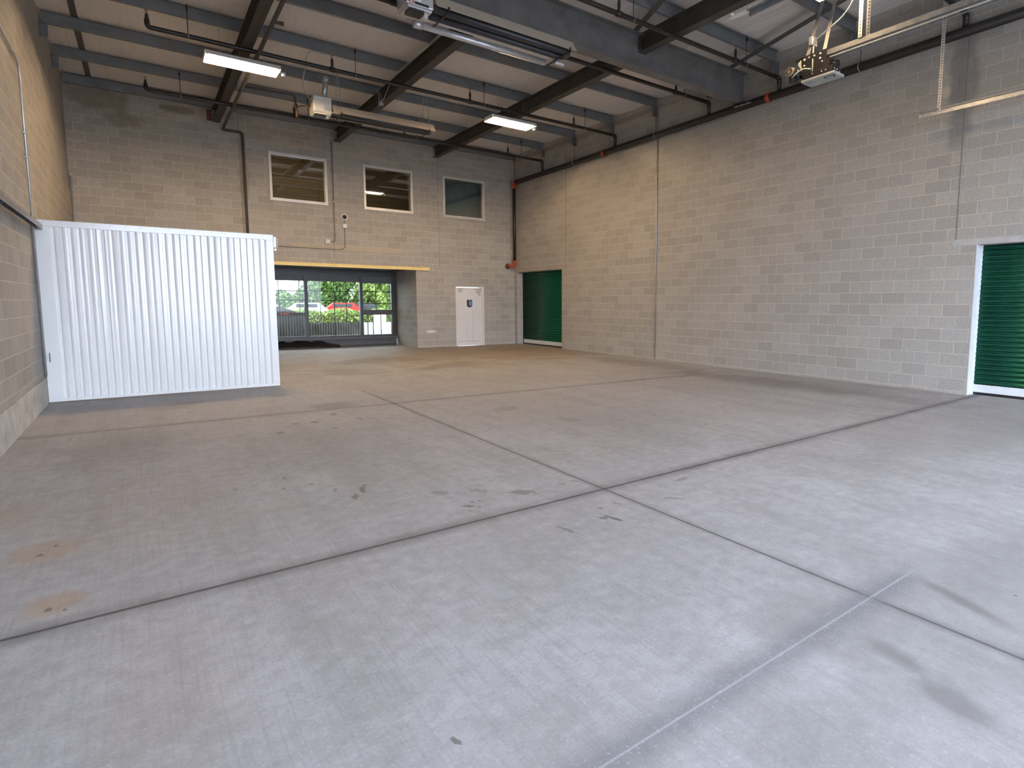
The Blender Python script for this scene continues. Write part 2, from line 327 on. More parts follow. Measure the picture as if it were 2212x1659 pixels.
def glass(name, refl, tint, k=1.0):
    m = bpy.data.materials.new(name); m.use_nodes = True; t = m.node_tree; t.nodes.clear()
    out = t.nodes.new('ShaderNodeOutputMaterial'); mx = t.nodes.new('ShaderNodeMixShader')
    tr = t.nodes.new('ShaderNodeBsdfTransparent'); gl = t.nodes.new('ShaderNodeBsdfGlossy')
    tr.inputs[0].default_value = (*tint, 1); gl.inputs['Roughness'].default_value = 0.01; gl.inputs[0].default_value = (1, 1, 1, 1)
    fr = t.nodes.new('ShaderNodeFresnel'); fr.inputs[0].default_value = 1.5
    ad = t.nodes.new('ShaderNodeMath'); ad.operation = 'ADD'; ad.use_clamp = True; ad.inputs[1].default_value = refl
    sc_ = t.nodes.new('ShaderNodeMath'); sc_.operation = 'MULTIPLY'; sc_.inputs[1].default_value = k; t.links.new(fr.outputs[0], sc_.inputs[0]); t.links.new(sc_.outputs[0], ad.inputs[0]); t.links.new(ad.outputs[0], mx.inputs[0])
    t.links.new(tr.outputs[0], mx.inputs[1]); t.links.new(gl.outputs[0], mx.inputs[2]); t.links.new(mx.outputs[0], out.inputs[0])
    return m
M_GL_UP = glass('tinted_glass', 0.24, (0.80, 0.80, 0.76))
M_GL_BL = glass('shutter_window_glass', 0.10, (0.80, 0.86, 0.86))
M_GL_SF = glass('shop_glass', 0.0, (0.60, 0.62, 0.58), 0.3)

# ------------------------------------------------------------------ mesh helpers
class MB:
    def __init__(s): s.bm = bmesh.new(); s.mats = [None]
    def mi(s, m):
        if m is None: return 0
        if m not in s.mats: s.mats.append(m)
        return s.mats.index(m)
    def face(s, pts, m=None, smooth=False):
        f = s.bm.faces.new([s.bm.verts.new(p) for p in pts]); f.material_index = s.mi(m); f.smooth = smooth; return f
    def box(s, x0, x1, y0, y1, z0, z1, m=None, bev=0.0, mat=None):
        x0, x1 = min(x0, x1), max(x0, x1); y0, y1 = min(y0, y1), max(y0, y1); z0, z1 = min(z0, z1), max(z0, z1)
        r = bmesh.ops.create_cube(s.bm, size=1.0)
        vs = r['verts']
        for v in vs:
            v.co = Vector((x0 + (v.co.x + .5) * (x1 - x0), y0 + (v.co.y + .5) * (y1 - y0), z0 + (v.co.z + .5) * (z1 - z0)))
        if bev > 0:
            es = list({e for v in vs for e in v.link_edges})
            rr = bmesh.ops.bevel(s.bm, geom=es, offset=bev, segments=2, affect='EDGES', profile=0.5)
            vs = rr['verts']
        fs = {f for v in vs for f in v.link_faces}
        for f in fs: f.material_index = s.mi(m)
        if mat is not None:
            for v in {v for f in fs for v in f.verts}: v.co = mat @ v.co
        return s
    def tube(s, pts, r, n=10, m=None, cap=True, fillet=0.0, seg=5, smooth=True, closed=False):
        P = [Vector(p) for p in pts]
        if fillet > 0 and len(P) > 2:
            Q = [P[0]]
            for a, b, c in zip(P, P[1:], P[2:]):
                u = (a - b); v = (c - b); d = min(fillet, u.length * .49, v.length * .49)
                p0 = b + u.normalized() * d; p2 = b + v.normalized() * d
                for k in range(seg + 1):
                    t = k / seg; Q.append((1 - t) ** 2 * p0 + 2 * t * (1 - t) * b + t * t * p2)
            Q.append(P[-1]); P = Q
        rings = []; N = None
        for i, p in enumerate(P):
            d = ((P[min(i + 1, len(P) - 1)] - p).normalized() + (p - P[max(i - 1, 0)]).normalized())
            d = d.normalized() if d.length > 1e-9 else Vector((0, 0, 1))
            if N is None:
                N = d.orthogonal().normalized()
            else:
                N = (N - d * N.dot(d)); N = N.normalized() if N.length > 1e-6 else d.orthogonal().normalized()
            Bv = d.cross(N)
            rr = r[i] if isinstance(r, (list, tuple)) else r
            rings.append([s.bm.verts.new(p + (N * math.cos(2 * PI * k / n + PI / n) + Bv * math.sin(2 * PI * k / n + PI / n)) * rr) for k in range(n)])
        k_ = s.mi(m)
        for a, b in zip(rings, rings[1:]):
            for k in range(n):
                f = s.bm.faces.new((a[k], a[(k + 1) % n], b[(k + 1) % n], b[k])); f.material_index = k_; f.smooth = smooth
        if cap:
            for rg in (rings[0][::-1], rings[-1]):
                f = s.bm.faces.new(rg); f.material_index = k_
        return s
    def cyl(s, p0, p1, r, n=12, m=None, r1=None):
        return s.tube([p0, p1], [r, r if r1 is None else r1], n, m)
    def prism(s, prof, axis, a0, a1, m=None, close=True):
        """closed 2-D outline swept along an axis; prof lists (u,v): X:(y,z) Y:(x,z) Z:(x,y)"""
        def P(u, v, a): return {'X': (a, u, v), 'Y': (u, a, v), 'Z': (u, v, a)}[axis]
        A = [s.bm.verts.new(P(u, v, a0)) for u, v in prof]; C = [s.bm.verts.new(P(u, v, a1)) for u, v in prof]
        k = s.mi(m); n = len(prof)
        for i in range(n if close else n - 1):
            f = s.bm.faces.new((A[i], A[(i + 1) % n], C[(i + 1) % n], C[i])); f.material_index = k
        if close:
            for rg in (A[::-1], C):
                f = s.bm.faces.new(rg); f.material_index = k
        return s
    def sheet(s, prof, axis, a0, a1, th, m=None):
        """open 2-D polyline given thickness th and swept along an axis"""
        n = len(prof); off = []
        for i, (u, v) in enumerate(prof):
            pu, pv = prof[max(i - 1, 0)]; nu, nv = prof[min(i + 1, n - 1)]
            du, dv = nu - pu, nv - pv; l = math.hypot(du, dv) or 1
            off.append((u - dv / l * th, v + du / l * th))
        return s.prism(prof + off[::-1], axis, a0, a1, m)
    def ball(s, c, r, m=None, u=10, v=6, sc=(1, 1, 1)):
        rr = bmesh.ops.create_uvsphere(s.bm, u_segments=u, v_segments=v, radius=r)
        for q in rr['verts']: q.co = Vector((q.co.x * sc[0] + c[0], q.co.y * sc[1] + c[1], q.co.z * sc[2] + c[2]))
        for f in {f for q in rr['verts'] for f in q.link_faces}: f.material_index = s.mi(m); f.smooth = True
        return s
    def build(s, name, mat=None, parent=None, raw=False):
        bmesh.ops.recalc_face_normals(s.bm, faces=s.bm.faces)
        me = bpy.data.meshes.new(name)
        s.mats[0] = mat if mat is not None else next((q for q in s.mats if q is not None), None)
        o = bpy.data.objects.new(name, me); COL.objects.link(o)
        if parent is not None:
            off = Vector((0, 0, 0)); q = parent
            while q is not None: off += q.location; q = q.parent
            for v in s.bm.verts: v.co -= off
            o.parent = parent
        elif not raw:
            xs = [v.co for v in s.bm.verts]
            c = Vector(((min(v.x for v in xs) + max(v.x for v in xs)) / 2, (min(v.y for v in xs) + max(v.y for v in xs)) / 2, min(v.z for v in xs)))
            for v in s.bm.verts: v.co -= c
            o.location = c
        s.bm.to_mesh(me); s.bm.free()
        for m in s.mats: me.materials.append(m if m is not None else mat)
        return o
def tag(o, label, cat, group=None, kind=None):
    if label: o['label'] = label
    if cat: o['category'] = cat
    if group: o['group'] = group
    if kind: o['kind'] = kind
    return o
def thing(name, label, cat, loc, group=None, kind=None):
    o = bpy.data.objects.new(name, None); COL.objects.link(o); o.location = loc; o.empty_display_size = 0.1
    return tag(o, label, cat, group, kind)
def struct(o, label=None, cat=None):
    return tag(o, label, cat, None, 'structure')

def wall(name, axis, a0, a1, u0, u1, z0, z1, holes, mat):
    """slab between axis=a0 and a1 spanning u and z, pierced by holes (u0,u1,z0,z1)"""
    mb = MB(); us = sorted({u0, u1, *[h[0] for h in holes], *[h[1] for h in holes]}); zs = sorted({z0, z1, *[h[2] for h in holes], *[h[3] for h in holes]})
    us = [u for u in us if u0 <= u <= u1]; zs = [z for z in zs if z0 <= z <= z1]
    def solid(i, j):
        if i < 0 or j < 0 or i >= len(us) - 1 or j >= len(zs) - 1: return False
        cu, cz = (us[i] + us[i + 1]) / 2, (zs[j] + zs[j + 1]) / 2
        return not any(h[0] < cu < h[1] and h[2] < cz < h[3] for h in holes)
    def P(u, a, z): return (a, u, z) if axis == 'X' else (u, a, z)
    for i in range(len(us) - 1):
        for j in range(len(zs) - 1):
            if not solid(i, j): continue
            ua, ub, za, zb = us[i], us[i + 1], zs[j], zs[j + 1]
            for a in (a0, a1): mb.face([P(ua, a, za), P(ub, a, za), P(ub, a, zb), P(ua, a, zb)])
            if not solid(i - 1, j): mb.face([P(ua, a0, za), P(ua, a1, za), P(ua, a1, zb), P(ua, a0, zb)])
            if not solid(i + 1, j): mb.face([P(ub, a0, za), P(ub, a1, za), P(ub, a1, zb), P(ub, a0, zb)])
            if not solid(i, j - 1): mb.face([P(ua, a0, za), P(ua, a1, za), P(ub, a1, za), P(ub, a0, za)])
            if not solid(i, j + 1): mb.face([P(ua, a0, zb), P(ua, a1, zb), P(ub, a1, zb), P(ub, a0, zb)])
    bmesh.ops.remove_doubles(mb.bm, verts=mb.bm.verts, dist=1e-5)
    return struct(mb.build(name, mat, raw=True))

# ------------------------------------------------------------------ the room
WT = 0.40
WIN = [(2.948, 4.422, 4.236, 5.518), (5.433, 6.924, 4.236, 5.518), (7.932, 9.412, 4.236, 5.518)]
FARD = (15.245, 18.02, 0.0, 2.52)      # opening of the far green door (y0,y1,z0,z1)
NEARD = (0.95, 3.70, 0.0, 2.41)        # opening of the near green door
DOORW = (8.296, 9.333, 0.0, 2.0)
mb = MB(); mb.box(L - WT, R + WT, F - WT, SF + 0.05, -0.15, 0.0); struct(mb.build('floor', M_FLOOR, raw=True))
wall('wall_back', 'Y', B, B + WT, L - WT, R + WT, 0, H + 0.25, [(1.9, RX, 0, 2.50)] + WIN + [DOORW], M_CMU_B)
wall('wall_right', 'X', R, R + WT, F - WT, B, 0, H + 0.25, [FARD, NEARD], M_CMU_R)
wall('wall_left', 'X', L - WT, L, F - WT, B, 0, H + 0.25, [], M_CMU_L)
wall('wall_front', 'Y', F - WT, F, L, R, 0, H + 0.25, [(-0.95, 4.75, 0, 4.30), (5.25, 9.95, 0, 4.30)], M_CMU_F)
mb = MB(); mb.box(L, L + 0.022, F, 11.16, 0, 0.372, bev=0.006); struct(mb.build('baseboard_left', M_STEM))
# recess behind the back wall: side walls and lid
mb = MB(); mb.box(RX, RX + 0.3, B + WT, SF + 0.2, 0, 2.75); struct(mb.build('wall_recess_right', M_CMU_B, raw=True))
mb = MB(); mb.box(1.6, 1.9, B + WT, SF + 0.2, 0, 2.75); struct(mb.build('wall_recess_left', M_CMU_B, raw=True))
mb = MB(); mb.box(1.9, RX, B + WT, SF + 0.2, 2.50, 2.75); struct(mb.build('ceiling_recess', M_DARKPL, raw=True))
# store behind the upper windows, tan seamed lining standing in for their reflections
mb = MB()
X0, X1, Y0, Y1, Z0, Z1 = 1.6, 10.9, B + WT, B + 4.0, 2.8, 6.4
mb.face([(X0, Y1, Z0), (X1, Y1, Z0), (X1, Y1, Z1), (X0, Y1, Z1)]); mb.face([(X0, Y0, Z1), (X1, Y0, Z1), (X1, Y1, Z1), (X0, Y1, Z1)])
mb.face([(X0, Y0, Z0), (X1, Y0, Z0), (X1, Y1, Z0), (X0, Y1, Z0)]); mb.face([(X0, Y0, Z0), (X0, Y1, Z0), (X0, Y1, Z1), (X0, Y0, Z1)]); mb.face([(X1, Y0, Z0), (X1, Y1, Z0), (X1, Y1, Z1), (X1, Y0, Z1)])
struct(mb.build('wall_store_lining', M_ROOM_REFL, raw=True))
# added fill light brightening the store, unseen above the sight line through the windows
sl = bpy.data.lights.new('store_fill_light', 'AREA'); sl.energy = 34.0; sl.size = 1.2; sl.color = (1.0, 0.80, 0.55); sl.shape = 'RECTANGLE'; sl.size_y = 0.3
so = bpy.data.objects.new('store_fill_light', sl); COL.objects.link(so); so.location = (4.2, 19.7, 6.37)
# roof deck with draped insulation facing
PY = [18.05, 16.24, 14.52, 12.75, 11.03, 9.30, 7.54, 5.88, 4.2, 2.5, 0.8]
mb = MB(); nx, ny = 60, 400; grid = []
def drape(x, y):
    k = sorted(PY); lo = max([q for q in k if q <= y], default=F); hi = min([q for q in k if q > y], default=B)
    t = (y - lo) / max(hi - lo, 1e-3); d = min(t, 1 - t) * (hi - lo)
    s_ = 1 - math.exp(-d / 0.11)
    rip = 0.006 * math.sin(x * 7.3 + 3 * math.sin(y * 2.1)) + 0.004 * math.sin(x * 17.1 + y * 3)
    return H + 0.015 - (0.062 + rip) * s_
for i in range(nx + 1):
    x = L + (R - L) * i / nx
    grid.append([mb.bm.verts.new((x, F + (B - F) * j / ny, drape(x, F + (B - F) * j / ny))) for j in range(ny + 1)])
for i in range(nx):
    for j in range(ny):
        f = mb.bm.faces.new((grid[i][j], grid[i + 1][j], grid[i + 1][j + 1], grid[i][j + 1])); f.smooth = True
mb.box(L - WT, R + WT, F - WT, B + WT, H + 0.1, H + 0.25)
struct(mb.build('ceiling', M_INS, raw=True))
# control joints in the block walls
k = 1
for (x0, x1, y0, y1, z0, z1) in [(4.531, 4.543, B - 0.003, B + 0.01, 2.75, 6.05), (7.75, 7.762, B - 0.003, B + 0.01, 2.62, 6.05), (2.27, 2.282, B - 0.003, B + 0.01, 2.75, 6.35),
                                 (R - 0.003, R + 0.01, 15.02, 15.034, 2.66, 6.45), (R - 0.003, R + 0.01, 3.995, 4.012, 2.5, 6.45), (R - 0.003, R + 0.01, 10.955, 10.967, 0.0, 6.45)]:
    mb = MB(); mb.box(x0, x1, y0, y1, z0, z1); struct(mb.build('trim_%d' % k, M_JOINT)); k += 1
mb = MB()
for q in range(4): mb.box(1.59, 1.70, B - 0.012, B + 0.05, 6.06 + q * 0.07, 6.12 + q * 0.07, bev=0.004)
struct(mb.build('trim_7', M_BRICK))
# pale lintels over the two green doors
mb = MB(); mb.box(R - 0.004, R + 0.02, FARD[0] - 0.35, 18.19, 2.52, 2.655); struct(mb.build('trim_8', plain('lintel_far', (0.36, 0.325, 0.28), 0.9, var=0.1)))
mb = MB(); mb.box(R - 0.004, R + 0.02, NEARD[0] - 0.35, NEARD[1] + 0.34, 2.41, 2.51); struct(mb.build('trim_9', plain('lintel_near', (0.42, 0.415, 0.40), 0.9, var=0.1)))

# upper windows
for i, (x0, x1, z0, z1) in enumerate(WIN):
    lab = ['leftmost square window high in the block back wall, reflecting roof steel', 'middle square window high in the back wall, reflecting a lit lamp', 'rightmost square window high in the back wall with a ribbed teal shutter behind'][i]
    t = thing('window_%d' % (i + 1), lab, 'window', ((x0 + x1) / 2, B, z0), kind='structure')
    mb = MB(); fr = 0.062
    for (a, b, c, d) in [(x0, x1, z0, z0 + fr), (x0, x1, z1 - fr, z1), (x0, x0 + fr, z0 + fr, z1 - fr), (x1 - fr, x1, z0 + fr, z1 - fr)]:
        mb.box(a, b, B - 0.015, B + 0.10, c, d, bev=0.004)
    mb.build('frame', M_ALU, t)
    mb = MB(); mb.box(x0 - 0.012, x1 + 0.012, B - 0.035, B + 0.10, z0 - 0.022, z0 - 0.001, bev=0.003); mb.build('sill', M_ALU, t)
    mb = MB(); mb.box(x0 + fr, x1 - fr, B + 0.055, B + 0.061, z0 + fr, z1 - fr); mb.build('glass', M_GL_BL if i == 2 else M_GL_UP, t)
mb = MB(); zz = 4.15; prof = []
while zz < 5.6:
    prof += [(B + 0.475, zz), (B + 0.45, zz + 0.018), (B + 0.45, zz + 0.05), (B + 0.475, zz + 0.06)]; zz += 0.075
mb.sheet(prof, 'X', 7.6, 9.7, -0.01); tag(mb.build('roller_shutter', M_TEAL), 'teal grey ribbed shutter seen through the rightmost upper window', 'shutter')

# white flush door in the back wall
t = thing('door_1', 'white flush door in the back wall with worn letters at its top right', 'door', ((DOORW[0] + DOORW[1]) / 2, B, 0), kind='structure')
x0, x1, z0, z1 = DOORW
mb = MB()
mb.box(x0, x0 + 0.035, B - 0.012, B + 0.08, 0, z1); mb.box(x1 - 0.05, x1, B - 0.012, B + 0.08, 0, z1); mb.box(x0 + 0.035, x1 - 0.05, B - 0.012, B + 0.08, z1 - 0.035, z1)
mb.build('frame', M_DOORW, t)
mb = MB(); mb.box(x0 + 0.04, x1 - 0.055, B + 0.0, B + 0.045, 0.012, z1 - 0.04, bev=0.003); leaf = mb.build('door_leaf', M_DOORW, t)
mb = MB(); mb.box(x0 + 0.045, 9.20, B - 0.003, B + 0.002, 0.150, 0.158, M_INK)
mb.box(8.905, 8.911, B - 0.002, B + 0.002, 0.16, 1.22, M_PRINT); mb.box(8.697, 8.701, B - 0.002, B + 0.002, 0.16, 0.85, M_PRINT)
mb.cyl((8.825, B - 0.004, 1.808), (8.825, B + 0.002, 1.808), 0.012, 8, M_INK); mb.cyl((8.65, B - 0.004, 1.119), (8.65, B + 0.002, 1.119), 0.012, 8, M_INK)
mb.build('seam', M_INK, leaf)
mb = MB(); mb.box(8.375, 8.562, B - 0.003, B + 0.002, 1.795, 1.955); tag(mb.build('notice', plain('faded_notice', (0.50, 0.475, 0.45), 0.7, var=0.2, scale=20), t), 'faded grey notice', None)
mb = MB(); pr = [(8.70, 1.55), (8.89, 1.55), (8.89, 1.37)] + [(8.795 + 0.095 * math.cos(a), 1.37 + 0.07 * math.sin(a)) for a in [-PI * q / 8 for q in range(1, 8)]] + [(8.70, 1.37)]
mb.prism(pr, 'Y', B - 0.02, B + 0.001); pk = mb.build('pocket', M_NAVY, t)
mb = MB(); mb.box(8.762, 8.872, B - 0.023, B - 0.019, 1.345, 1.52, bev=0.001); mb.build('pocket_window', M_POCK, pk)
def text(body, name, loc, size, mat, parent, rot=(PI / 2, 0, 0), align='RIGHT'):
    cu = bpy.data.curves.new(name, 'FONT'); cu.body = body; cu.size = size; cu.extrude = 0.001; cu.align_x = align; cu.offset = 0.002
    o = bpy.data.objects.new(name, cu); COL.objects.link(o); cu.materials.append(mat)
    off = Vector((0, 0, 0)); q = parent
    while q is not None: off += q.location; q = q.parent
    o.parent = parent; o.location = Vector(loc) - off; o.rotation_euler = rot; return o
for body, xx, zz in (("' YOUR", 9.245, 1.872), ('DED', 9.225, 1.785), ("'N", 9.200, 1.698)):
    text(body, 'lettering', (xx, B - 0.002, zz), 0.088, M_INK, t)

# green roller doors in the right wall
def roller(name, label, op, xd, zt, n):
    y0, y1, _, z1 = op
    t = thing(name, label, 'door', (xd, (y0 + y1) / 2, 0), kind='structure')
    mb = MB(); z = 0.17; prof = []; pitch = 0.0776
    while z < zt - 0.01:
        prof += [(xd, z), (xd - 0.004, z + 0.008), (xd - 0.016, z + 0.022), (xd - 0.019, z + 0.036), (xd - 0.016, z + 0.050), (xd - 0.004, z + 0.064)]; z += pitch
    mb.sheet(prof, 'Y', y0 + 0.03, y1 - 0.03, -0.004)
    for f in mb.bm.faces: f.smooth = True
    mb.build('curtain', M_GREEN, t)
    mb = MB(); mb.box(xd - 0.03, xd + 0.02, y0 + 0.03, y1 - 0.03, 0.045, 0.17, bev=0.004); mb.build('bottom_bar', M_GUIDE, t)
    mb = MB(); mb.box(xd - 0.015, xd + 0.012, y0 + 0.03, y1 - 0.03, 0.0, 0.046); mb.build('rubber_seal', M_BLACK, t)
    for a, b in ((y0, y0 + 0.03), (y1 - 0.03, y1)):
        mb = MB(); mb.box(xd - 0.04, xd + 0.03, a, b, 0, zt); mb.build('guide', M_GUIDE if n else M_BLACK, t)
    if n:
        mb = MB(); mb.box(R - 0.002, xd - 0.04, y1 - 0.012, y1 + 0.0005, 0, zt); mb.build('jamb', M_JAMB, t)
    return t
roller('door_2', 'dark green roller door at the far end of the right wall', FARD, R + 0.27, 2.52, 0)
roller('door_3', 'bright green roller door nearest on the right, with white jamb', NEARD, R + 0.21, 2.41, 1)
mb = MB(); mb.box(R + 0.30, R + 0.32, FARD[0] - 0.1, FARD[1] + 0.1, 0, 2.55); mb.box(R + 0.30, R + 0.32, NEARD[0] - 0.1, NEARD[1] + 0.1, 0, 2.55); struct(mb.build('wall_door_backing', M_BLACK, raw=True))

# yellow lintel beam over the recess
mb = MB(); mb.prism([(B - 0.05, 2.475), (B + 0.03, 2.475), (B + 0.03, 2.575), (B - 0.03, 2.575), (B - 0.05, 2.56)], 'X', 1.7, 7.40)
tag(mb.build('lintel_beam', M_YEL), 'long yellow painted steel lintel over the glazed recess', 'beam')

# glazed shopfront
t = thing('window_4', 'dark framed shop window at the back of the recess, trees beyond', 'window', (4.5, SF, 0), kind='structure')
mb = MB()
mb.box(1.9, RX, SF - 0.05, SF + 0.06, 2.33, 2.50)
mb.box(1.9, RX, SF - 0.06, SF + 0.06, 2.295, 2.33)
mb.box(6.79, RX, SF - 0.05, SF + 0.06, 0.25, 2.295); mb.box(1.9, 2.1, SF - 0.05, SF + 0.06, 0.25, 2.295)
mb.box(4.06, 4.16, SF - 0.07, SF + 0.06, 0.25, 2.295); mb.box(5.744, 5.84, SF - 0.07, SF + 0.06, 0.25, 2.295)
mb.box(2.1, 4.06, SF - 0.05, SF + 0.06, 1.04, 1.126); mb.box(5.84, 6.79, SF - 0.05, SF + 0.06, 1.037, 1.204)
mb.box(2.1, 6.79, SF - 0.05, SF + 0.06, 0.29, 0.375)
mb.build('frame', M_DARKFR, t)
mb = MB(); mb.box(2.1, 4.06, SF - 0.02, SF + 0.04, 2.115, 2.295); mb.box(4.16, 5.744, SF - 0.02, SF + 0.04, 2.115, 2.295); mb.box(5.84, 6.79, SF - 0.02, SF + 0.04, 2.085, 2.295)
mb.build('transom_panel', M_DARKPL, t)
for (a, b, c, d) in [(2.1, 4.06, 1.126, 2.115), (2.1, 4.06, 0.375, 1.04), (4.16, 5.744, 0.375, 2.115), (5.84, 6.79, 1.204, 2.085), (5.84, 6.79, 0.375, 1.037)]:
    mb = MB(); mb.box(a, b, SF - 0.004, SF + 0.004, c, d); mb.build('glass', M_GL_SF, t)
mb = MB()
def mun(x=None, z=None, a=0, b=0, w_=0.011):
    if x is not None: mb.box(x - w_, x + w_, SF + 0.03, SF + 0.05, a, b)
    else: mb.box(a, b, SF + 0.03, SF + 0.05, z - w_, z + w_)
for x in (4.536, 4.96, 5.33): mun(x=x, a=0.375 if x == 4.96 else 0.82, b=2.115)
for z in (1.80, 1.505): mun(z=z, a=4.16, b=5.744)
for x in (2.7, 3.356, 3.935): mun(x=x, a=1.126, b=2.115)
for z in (1.80, 1.512): mun(z=z, a=2.1, b=4.06, w_=0.016)
mun(x=6.287, a=1.204, b=2.085)
for z in (1.81, 1.414): mun(z=z, a=5.84, b=6.79)
for x in (6.0, 6.18, 6.44): mun(x=x, a=0.375, b=1.037)
mb.build('glazing_bar', M_DARKPL, t)
mb = MB(); mb.box(1.9, RX - 0.01, SF - 0.22, SF - 0.05, 0.26, 0.30, bev=0.004); mb.build('sill', M_DARKPL, t)
mb = MB(); mb.box(1.9, RX - 0.03, SF - 0.04, SF + 0.04, 0.06, 0.26, M_DARKPL); mb.box(1.9, RX - 0.03, SF - 0.05, SF + 0.04, 0.0, 0.06, M_BLACK); mb.build('kick_panel', M_DARKPL, t)
mb = MB(); mb.box(3.33, 3.60, SF - 0.056, SF - 0.050, 1.066, 1.10); tag(mb.build('label_strip', M_REDLAB, t), 'red label strip', None)
# black sheeting lying under the sill
mb = MB(); prof = []
n = 26; gx = [1.95 + (5.05 - 1.95) * i / n for i in range(n + 1)]
rows = []
for j, (yy, hz) in enumerate([(SF - 0.42, 0.004), (SF - 0.36, 0.07), (SF - 0.28, 0.10), (SF - 0.20, 0.17), (SF - 0.07, 0.22)]):
    row = []
    for i, x in enumerate(gx):
        e = min(1, (5.05 - x) / 0.7) if x > 4.35 else 1
        z = hz * (0.35 + 0.65 * e) * (0.85 + 0.3 * random.random()) if j else 0.004
        row.append(mb.bm.verts.new((x, yy + random.uniform(-.02, .02) + (0.18 * (1 - e) if j < 3 else 0), z)))
    rows.append(row)
for a, b in zip(rows, rows[1:]):
    for i in range(n):
        f = mb.bm.faces.new((a[i], a[i + 1], b[i + 1], b[i])); f.smooth = True
o = mb.build('plastic_sheet', M_FABRIC)
sm = o.modifiers.new('thick', 'SOLIDIFY'); sm.thickness = 0.004; sm.offset = 1
tag(o, 'crumpled black sheeting on the floor under the shop window sill', 'sheet')

# ------------------------------------------------------------------ roof steel
def ibeam_y(name, x, y0, y1, zb, zt, fw, tf, tw, mat):
    mb = MB(); h = fw / 2; q = tw / 2
    mb.prism([(x - h, zb), (x + h, zb), (x + h, zb + tf), (x + q, zb + tf), (x + q, zt - tf), (x + h, zt - tf), (x + h, zt), (x - h, zt), (x - h, zt - tf), (x - q, zt - tf), (x - q, zb + tf), (x - h, zb + tf)], 'Y', y0, y1)
    return mb.build(name, mat)
GY = 8.38
for x, lab in ((1.79, 'dark steel roof beam nearest the left wall, a gas pipe running beside it'), (4.74, 'dark steel roof beam between the left and middle upper windows'), (7.69, 'dark steel roof beam ending above and left of the rightmost window')):
    o = ibeam_y('roof_beam', x, GY + 0.013, B - 0.001, 6.045, 6.358, 0.166, 0.014, 0.012, M_BEAM)
    tag(o, lab, 'beam', 'dark roof beams')
t = thing('roof_beam', 'dark steel roof beam on the near side of the big girder', 'beam', (7.58, 4, 6.04), 'dark roof beams')
mb = MB(); x = 7.58; h = .083; q = .006; zb, zt, tf = 6.045, 6.358, .014
mb.prism([(x - h, zb), (x + h, zb), (x + h, zb + tf), (x + q, zb + tf), (x + q, zt - tf), (x + h, zt - tf), (x + h, zt), (x - h, zt), (x - h, zt - tf), (x - q, zt - tf), (x - q, zb + tf), (x - h, zb + tf)], 'Y', F, GY - 0.014)
mb.build('web', M_BEAM, t)
mb = MB(); mb.box(7.50, 7.507, GY - 0.09, GY - 0.008, 6.10, 6.32, M_BEAM)
for z in (6.14, 6.19, 6.24, 6.29): mb.cyl((7.50, GY - 0.045, z), (7.482, GY - 0.045, z), 0.014, 6, M_RUST)
mb.build('connection_plate', M_BEAM, t)
mb = MB(); h, q, zb, zt, tf = 0.115, 0.008, 5.745, 6.358, 0.018
mb.prism([(GY - h, zb), (GY + h, zb), (GY + h, zb + tf), (GY + q, zb + tf), (GY + q, zt - tf), (GY + h, zt - tf), (GY + h, zt), (GY - h, zt), (GY - h, zt - tf), (GY - q, zt - tf), (GY - q, zb + tf), (GY - h, zb + tf)], 'X', L + 0.001, R - 0.001)
tag(mb.build('roof_girder', M_GIRD), 'deep grey steel girder crossing the whole hall under the purlins', 'girder')
PL = ['roof purlin running along the back wall', 'roof purlin second from the back wall', 'roof purlin third from the back wall', 'roof purlin fourth from the back wall, above the left lamp', 'roof purlin fifth from the back wall', 'roof purlin just behind the deep girder', 'roof purlin just in front of the deep girder', 'roof purlin over the door opener', 'nearest blue grey purlin in view, top right']
for i, y in enumerate(PY[:9]):
    t = thing('purlin', 'blue grey steel ' + PL[i] if i < 8 else PL[i], 'purlin', ((L + R) / 2, y, 6.36), 'roof purlins')
    mb = MB(); th = 0.005
    yy = y
    mb.prism([(yy - 0.06, 6.550), (yy + th, 6.550), (yy + th, 6.359 + th), (yy + 0.06, 6.359 + th), (yy + 0.06, 6.359), (yy, 6.359), (yy, 6.545), (yy - 0.06, 6.545)], 'X', L + 0.03, R - 0.03)
    mb.build('web', M_PURL, t)
    if i > 0:
        for s_, xx in ((1, L), (-1, R)):
            mb = MB(); mb.box(xx + s_ * 0.002, xx + s_ * 0.012, y - 0.05, y + 0.05, 6.12, 6.359); mb.box(xx + s_ * 0.012, xx + s_ * 0.11, y + 0.035, y + 0.043, 6.14, 6.355)
            mb.build('wall_bracket', M_PURL, t)
# flat straps
def strap(a, b, wd, lab):
    a, b = Vector(a), Vector(b); d = (b - a).normalized(); n_ = Vector((d.y, -d.x, 0)).normalized() * wd / 2
    mb = MB(); u = Vector((0, 0, 0.004))
    P = [a - n_, a + n_, b + n_, b - n_]
    vs_ = [mb.bm.verts.new(p) for p in P] + [mb.bm.verts.new(p + u) for p in P]
    for q in ((0, 1, 2, 3), (7, 6, 5, 4), (0, 4, 5, 1), (1, 5, 6, 2), (2, 6, 7, 3), (3, 7, 4, 0)): mb.bm.faces.new([vs_[k] for k in q])
    tag(mb.build('brace_strap', M_STRAP), lab, 'strap', 'roof straps')
mb = MB(); ys = [5 + 0.03 * q for q in range(int(13.1 / 0.03))]; prev = None
for y in ys:
    row = [mb.bm.verts.new((-0.66 + e * 0.05, y, drape(-0.66 + e * 0.05, y) - d)) for e, d in ((-1, 0.006), (1, 0.006), (1, 0.009), (-1, 0.009))]
    if prev:
        for q in range(4): mb.bm.faces.new((prev[q], prev[(q + 1) % 4], row[(q + 1) % 4], row[q]))
    else: mb.bm.faces.new(row)
    prev = row
mb.bm.faces.new(prev[::-1])
tag(mb.build('brace_strap', M_STRAP), 'long dark strap along the roof beside the left wall', 'strap', 'roof straps')
